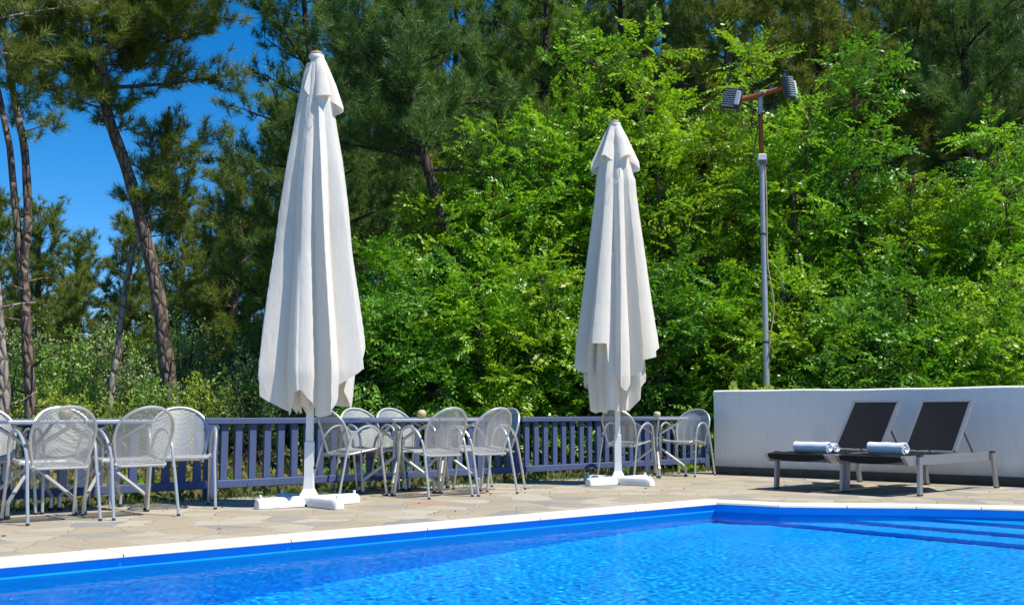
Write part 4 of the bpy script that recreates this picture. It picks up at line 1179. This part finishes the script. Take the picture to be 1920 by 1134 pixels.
# --- scrub on the left
SH = [
 ('shrub',110,21.5,610,1.25,M_SHR,'round bright green shrub between the forked trunk and the pale trunk',3200),
 ('shrub',10,20.0,640,1.1,M_SHR,'green shrub at the left edge behind the cut off trunk',2600),
 ('shrub',150,19.2,690,.8,M_SHRY,'low yellow green shrub left of the pale slender trunk',2000),
 ('shrub',85,17.6,712,.8,M_SHRY,'low yellowish shrub right of the forked trunk above the fence',2000),
 ('shrub',255,20.5,640,.9,M_SHRG,'grey green shrub between the pale trunk and the leaning trunk',2400),
 ('shrub',345,22.5,560,1.15,M_SHRG,'tall grey green shrub right of the leaning trunk',3000),
 ('shrub',445,22.0,590,1.1,M_SHRD,'dark green shrub left of the taller looking parasol',2800),
 ('shrub',395,17.6,690,.95,M_SHRY,'wide yellow green shrub at the fence right of the leaning trunk',2600),
 ('shrub',480,17.2,690,.8,M_SHRD,'dark glossy shrub at the fence beside the taller looking parasol',2400),
 ('shrub',560,18.5,640,1.0,M_SHRD,'dark shrub hidden behind the canopy of the taller looking parasol',2400),
 ('shrub',640,17.8,700,.8,M_SHRD,'dark low shrub just right of the pole of the taller looking parasol',2000),
 ('shrub',130,16.6,725,.6,M_SHRY,'small yellow shrub just behind the fence below the forked trunk',1600),
 ('shrub',238,16.9,745,.7,M_SHRY,'small yellow shrub just behind the fence under the pale slender trunk',1800),
 ('shrub',300,17.0,705,.7,M_SHR,'small green shrub at the foot of the leaning trunk',1800),
 ('shrub',455,18.6,640,.9,M_SHRG,'pale bushy shrub left of the canopy of the taller looking parasol',2400),
 ('shrub',300,24.5,540,1.3,M_SHR,'green shrub far behind the leaning trunk',2600),
 ('shrub',190,25.0,560,1.3,M_SHRG,'pale shrub far behind the pale slender trunk',2600),
 ('shrub',20,25.0,560,1.4,M_SHRG,'pale shrub far off at the left edge',2600)]
for i,(nm,xp,d,yt,rad,mt,lab,n_) in enumerate(SH):
    X,zt_=px(xp,d,yt); shrub(nm,(X,d,ZG),zt_-ZG,rad,mt,lab,500+i,n_,.075 if d>20 else .06,.042 if d>20 else .034,group='shrubs of the scrub beyond the fence')

# --- undergrowth carpet (nobody could count it)
rng=np.random.default_rng(77)
N=26000
uu_=rng.uniform(-9,14,N); vv_=3.5+rng.random(N)**1.3*14
Pq=np.stack([C.x+U.x*uu_+V.x*vv_, C.y+U.y*uu_+V.y*vv_, np.zeros(N)],1)
hz=.06+.45*rng.random(N)**1.6*np.clip((vv_-3.5)/1.5,.12,1)
Pq[:,2]=ZG+hz*rng.random(N)
v,f=leaves(Pq,rng.normal(size=(N,3))+np.array([0,0,1.1]),rng,.10,.036)
struct(np_mesh('undergrowth',v,[f],M_DRY),'stuff')
N=4500
uu_=rng.uniform(-6,5,N); vv_=3.42+.035*(uu_)*.5+rng.normal(scale=.10,size=N)
Pq=np.stack([C.x+U.x*uu_+V.x*vv_, C.y+U.y*uu_+V.y*vv_, np.full(N,-.05)],1)
v,f=tufts(Pq,np.tile([0,0,1.0],(N,1))+rng.normal(scale=.2,size=(N,3)),rng,4,.085,.006,(5,45))
struct(np_mesh('grass',v,[f],M_SHRD),'stuff')

# --- small plants growing through the fence
def fence_plant(xp,d,h,mat,lab,seed,flower=None,n=26,ll=.11,lw=.04):
    rng=np.random.default_rng(seed); root=empty('small_plant',(px(xp,d),d,-.05)); tag(root,lab,'plant','small plants growing along the fence')
    lim=Limbs(); P=[];D=[];F=[]
    for s_ in range(9):
        az=rng.uniform(0,2*PI); path=bez((0,0,0),nrm(np.array([math.cos(az)*.6,math.sin(az)*.6,1.0])),h*rng.uniform(.6,1.1),np.array([math.cos(az)*.3,math.sin(az)*.3,-.25]),4)
        lim.add([tuple(q) for q in path],.005,.002,4)
        for l_ in range(n):
            a,b=at_path(path,min(.25+.75*rng.random(),.999)); P.append(a); D.append(b*.4+rng.normal(size=3)*.8+np.array([0,0,.25]))
        F.append(path[-1])
    v,f=leaves(np.array(P),np.array(D),rng,ll,lw); lim.mb.build('stems',M_STEM,root,True,80); np_mesh('foliage',v,[f],mat,root)
    if flower is not None:
        PP=[];DD=[]
        for q in F:
            for _ in range(8): PP.append(q+rng.normal(scale=.02,size=3)); DD.append(rng.normal(size=3))
        v,f=leaves(np.array(PP),np.array(DD),rng,.045,.03); np_mesh('flowers',v,[f],flower,root)
M_FLR=m_leaf('red_flower_petals',[(.5,.06,.03),(.6,.12,.06),(.65,.2,.12)],.3,.6,.2,3)
fence_plant(268,11.0,.34,M_LOC2,'leafy bright green plant under the fence left of the empty sunlit armchair',601)
fence_plant(430,11.62,.24,M_LOC2,'small bright green plant poking through the fence right of the empty sunlit armchair',602,M_FLR)
fence_plant(495,12.05,.26,M_SHRD,'red flowered sprig at the fence left of the white parasol pole',603,M_FLR,n=8)
fence_plant(745,13.0,.30,M_LOC2,'leafy plant at the fence under the middle tables, left one',604)
fence_plant(808,13.3,.46,M_LOC2,'taller leafy plant at the fence under the middle tables',605)
fence_plant(885,13.7,.30,M_SHRY,'yellowish plant at the fence below the right end of the middle tables',606)
fence_plant(1285,15.45,.16,M_LOC2,'tiny green plant by the fence below the single table',607)
fence_plant(660,12.7,.34,M_SHR,'green plant at the fence behind the right foot of the taller looking parasol',608)
fence_plant(1010,14.3,.25,M_SHR,'green plant at the fence midway between the tables',609)
# vine on the wall at the foot of the mast
rng=np.random.default_rng(9)
vr=empty('climbing_vine',(3.55,15.2,0)); tag(vr,'yellow green climbing vine spilling over the wall at the foot of the mast','vine')
P=[];D=[]; lim=Limbs()
for s_ in range(10):
    a0=np.array([rng.uniform(-.45,.35),rng.uniform(-.1,.7),.95]); path=bez(a0,nrm(np.array([rng.normal()*.7,-.3,.6])),rng.uniform(.25,.55),np.array([0,-.2,-.35]),4)
    lim.add([tuple(q) for q in path],.006,.002,4)
    for _ in range(14): a,b=at_path(path,min(rng.random(),.999)); P.append(a+rng.normal(scale=.03,size=3)); D.append(rng.normal(size=3)+np.array([0,-.3,.2]))
lim.add([(0,.5,-.06),(.05,.45,.5),(0,.3,1.0)],.012,.008,5)
v,f=leaves(np.array(P),np.array(D),rng,.09,.075); lim.mb.build('stems',M_STEM,vr,True,80); np_mesh('foliage',v,[f],M_SHRY,vr)

# a little litter blown onto the paving
N=90
uu_=rng.uniform(-7,4,N); vv_=.4+rng.random(N)**.6*3.0
Pq=np.stack([C.x+U.x*uu_+V.x*vv_, C.y+U.y*uu_+V.y*vv_, np.full(N,.006)],1)
v,f=leaves(Pq,rng.normal(size=(N,3))*np.array([1,1,.08]),rng,.04,.010)
struct(np_mesh('fallen_leaves',v,[f],M_POD),'stuff')
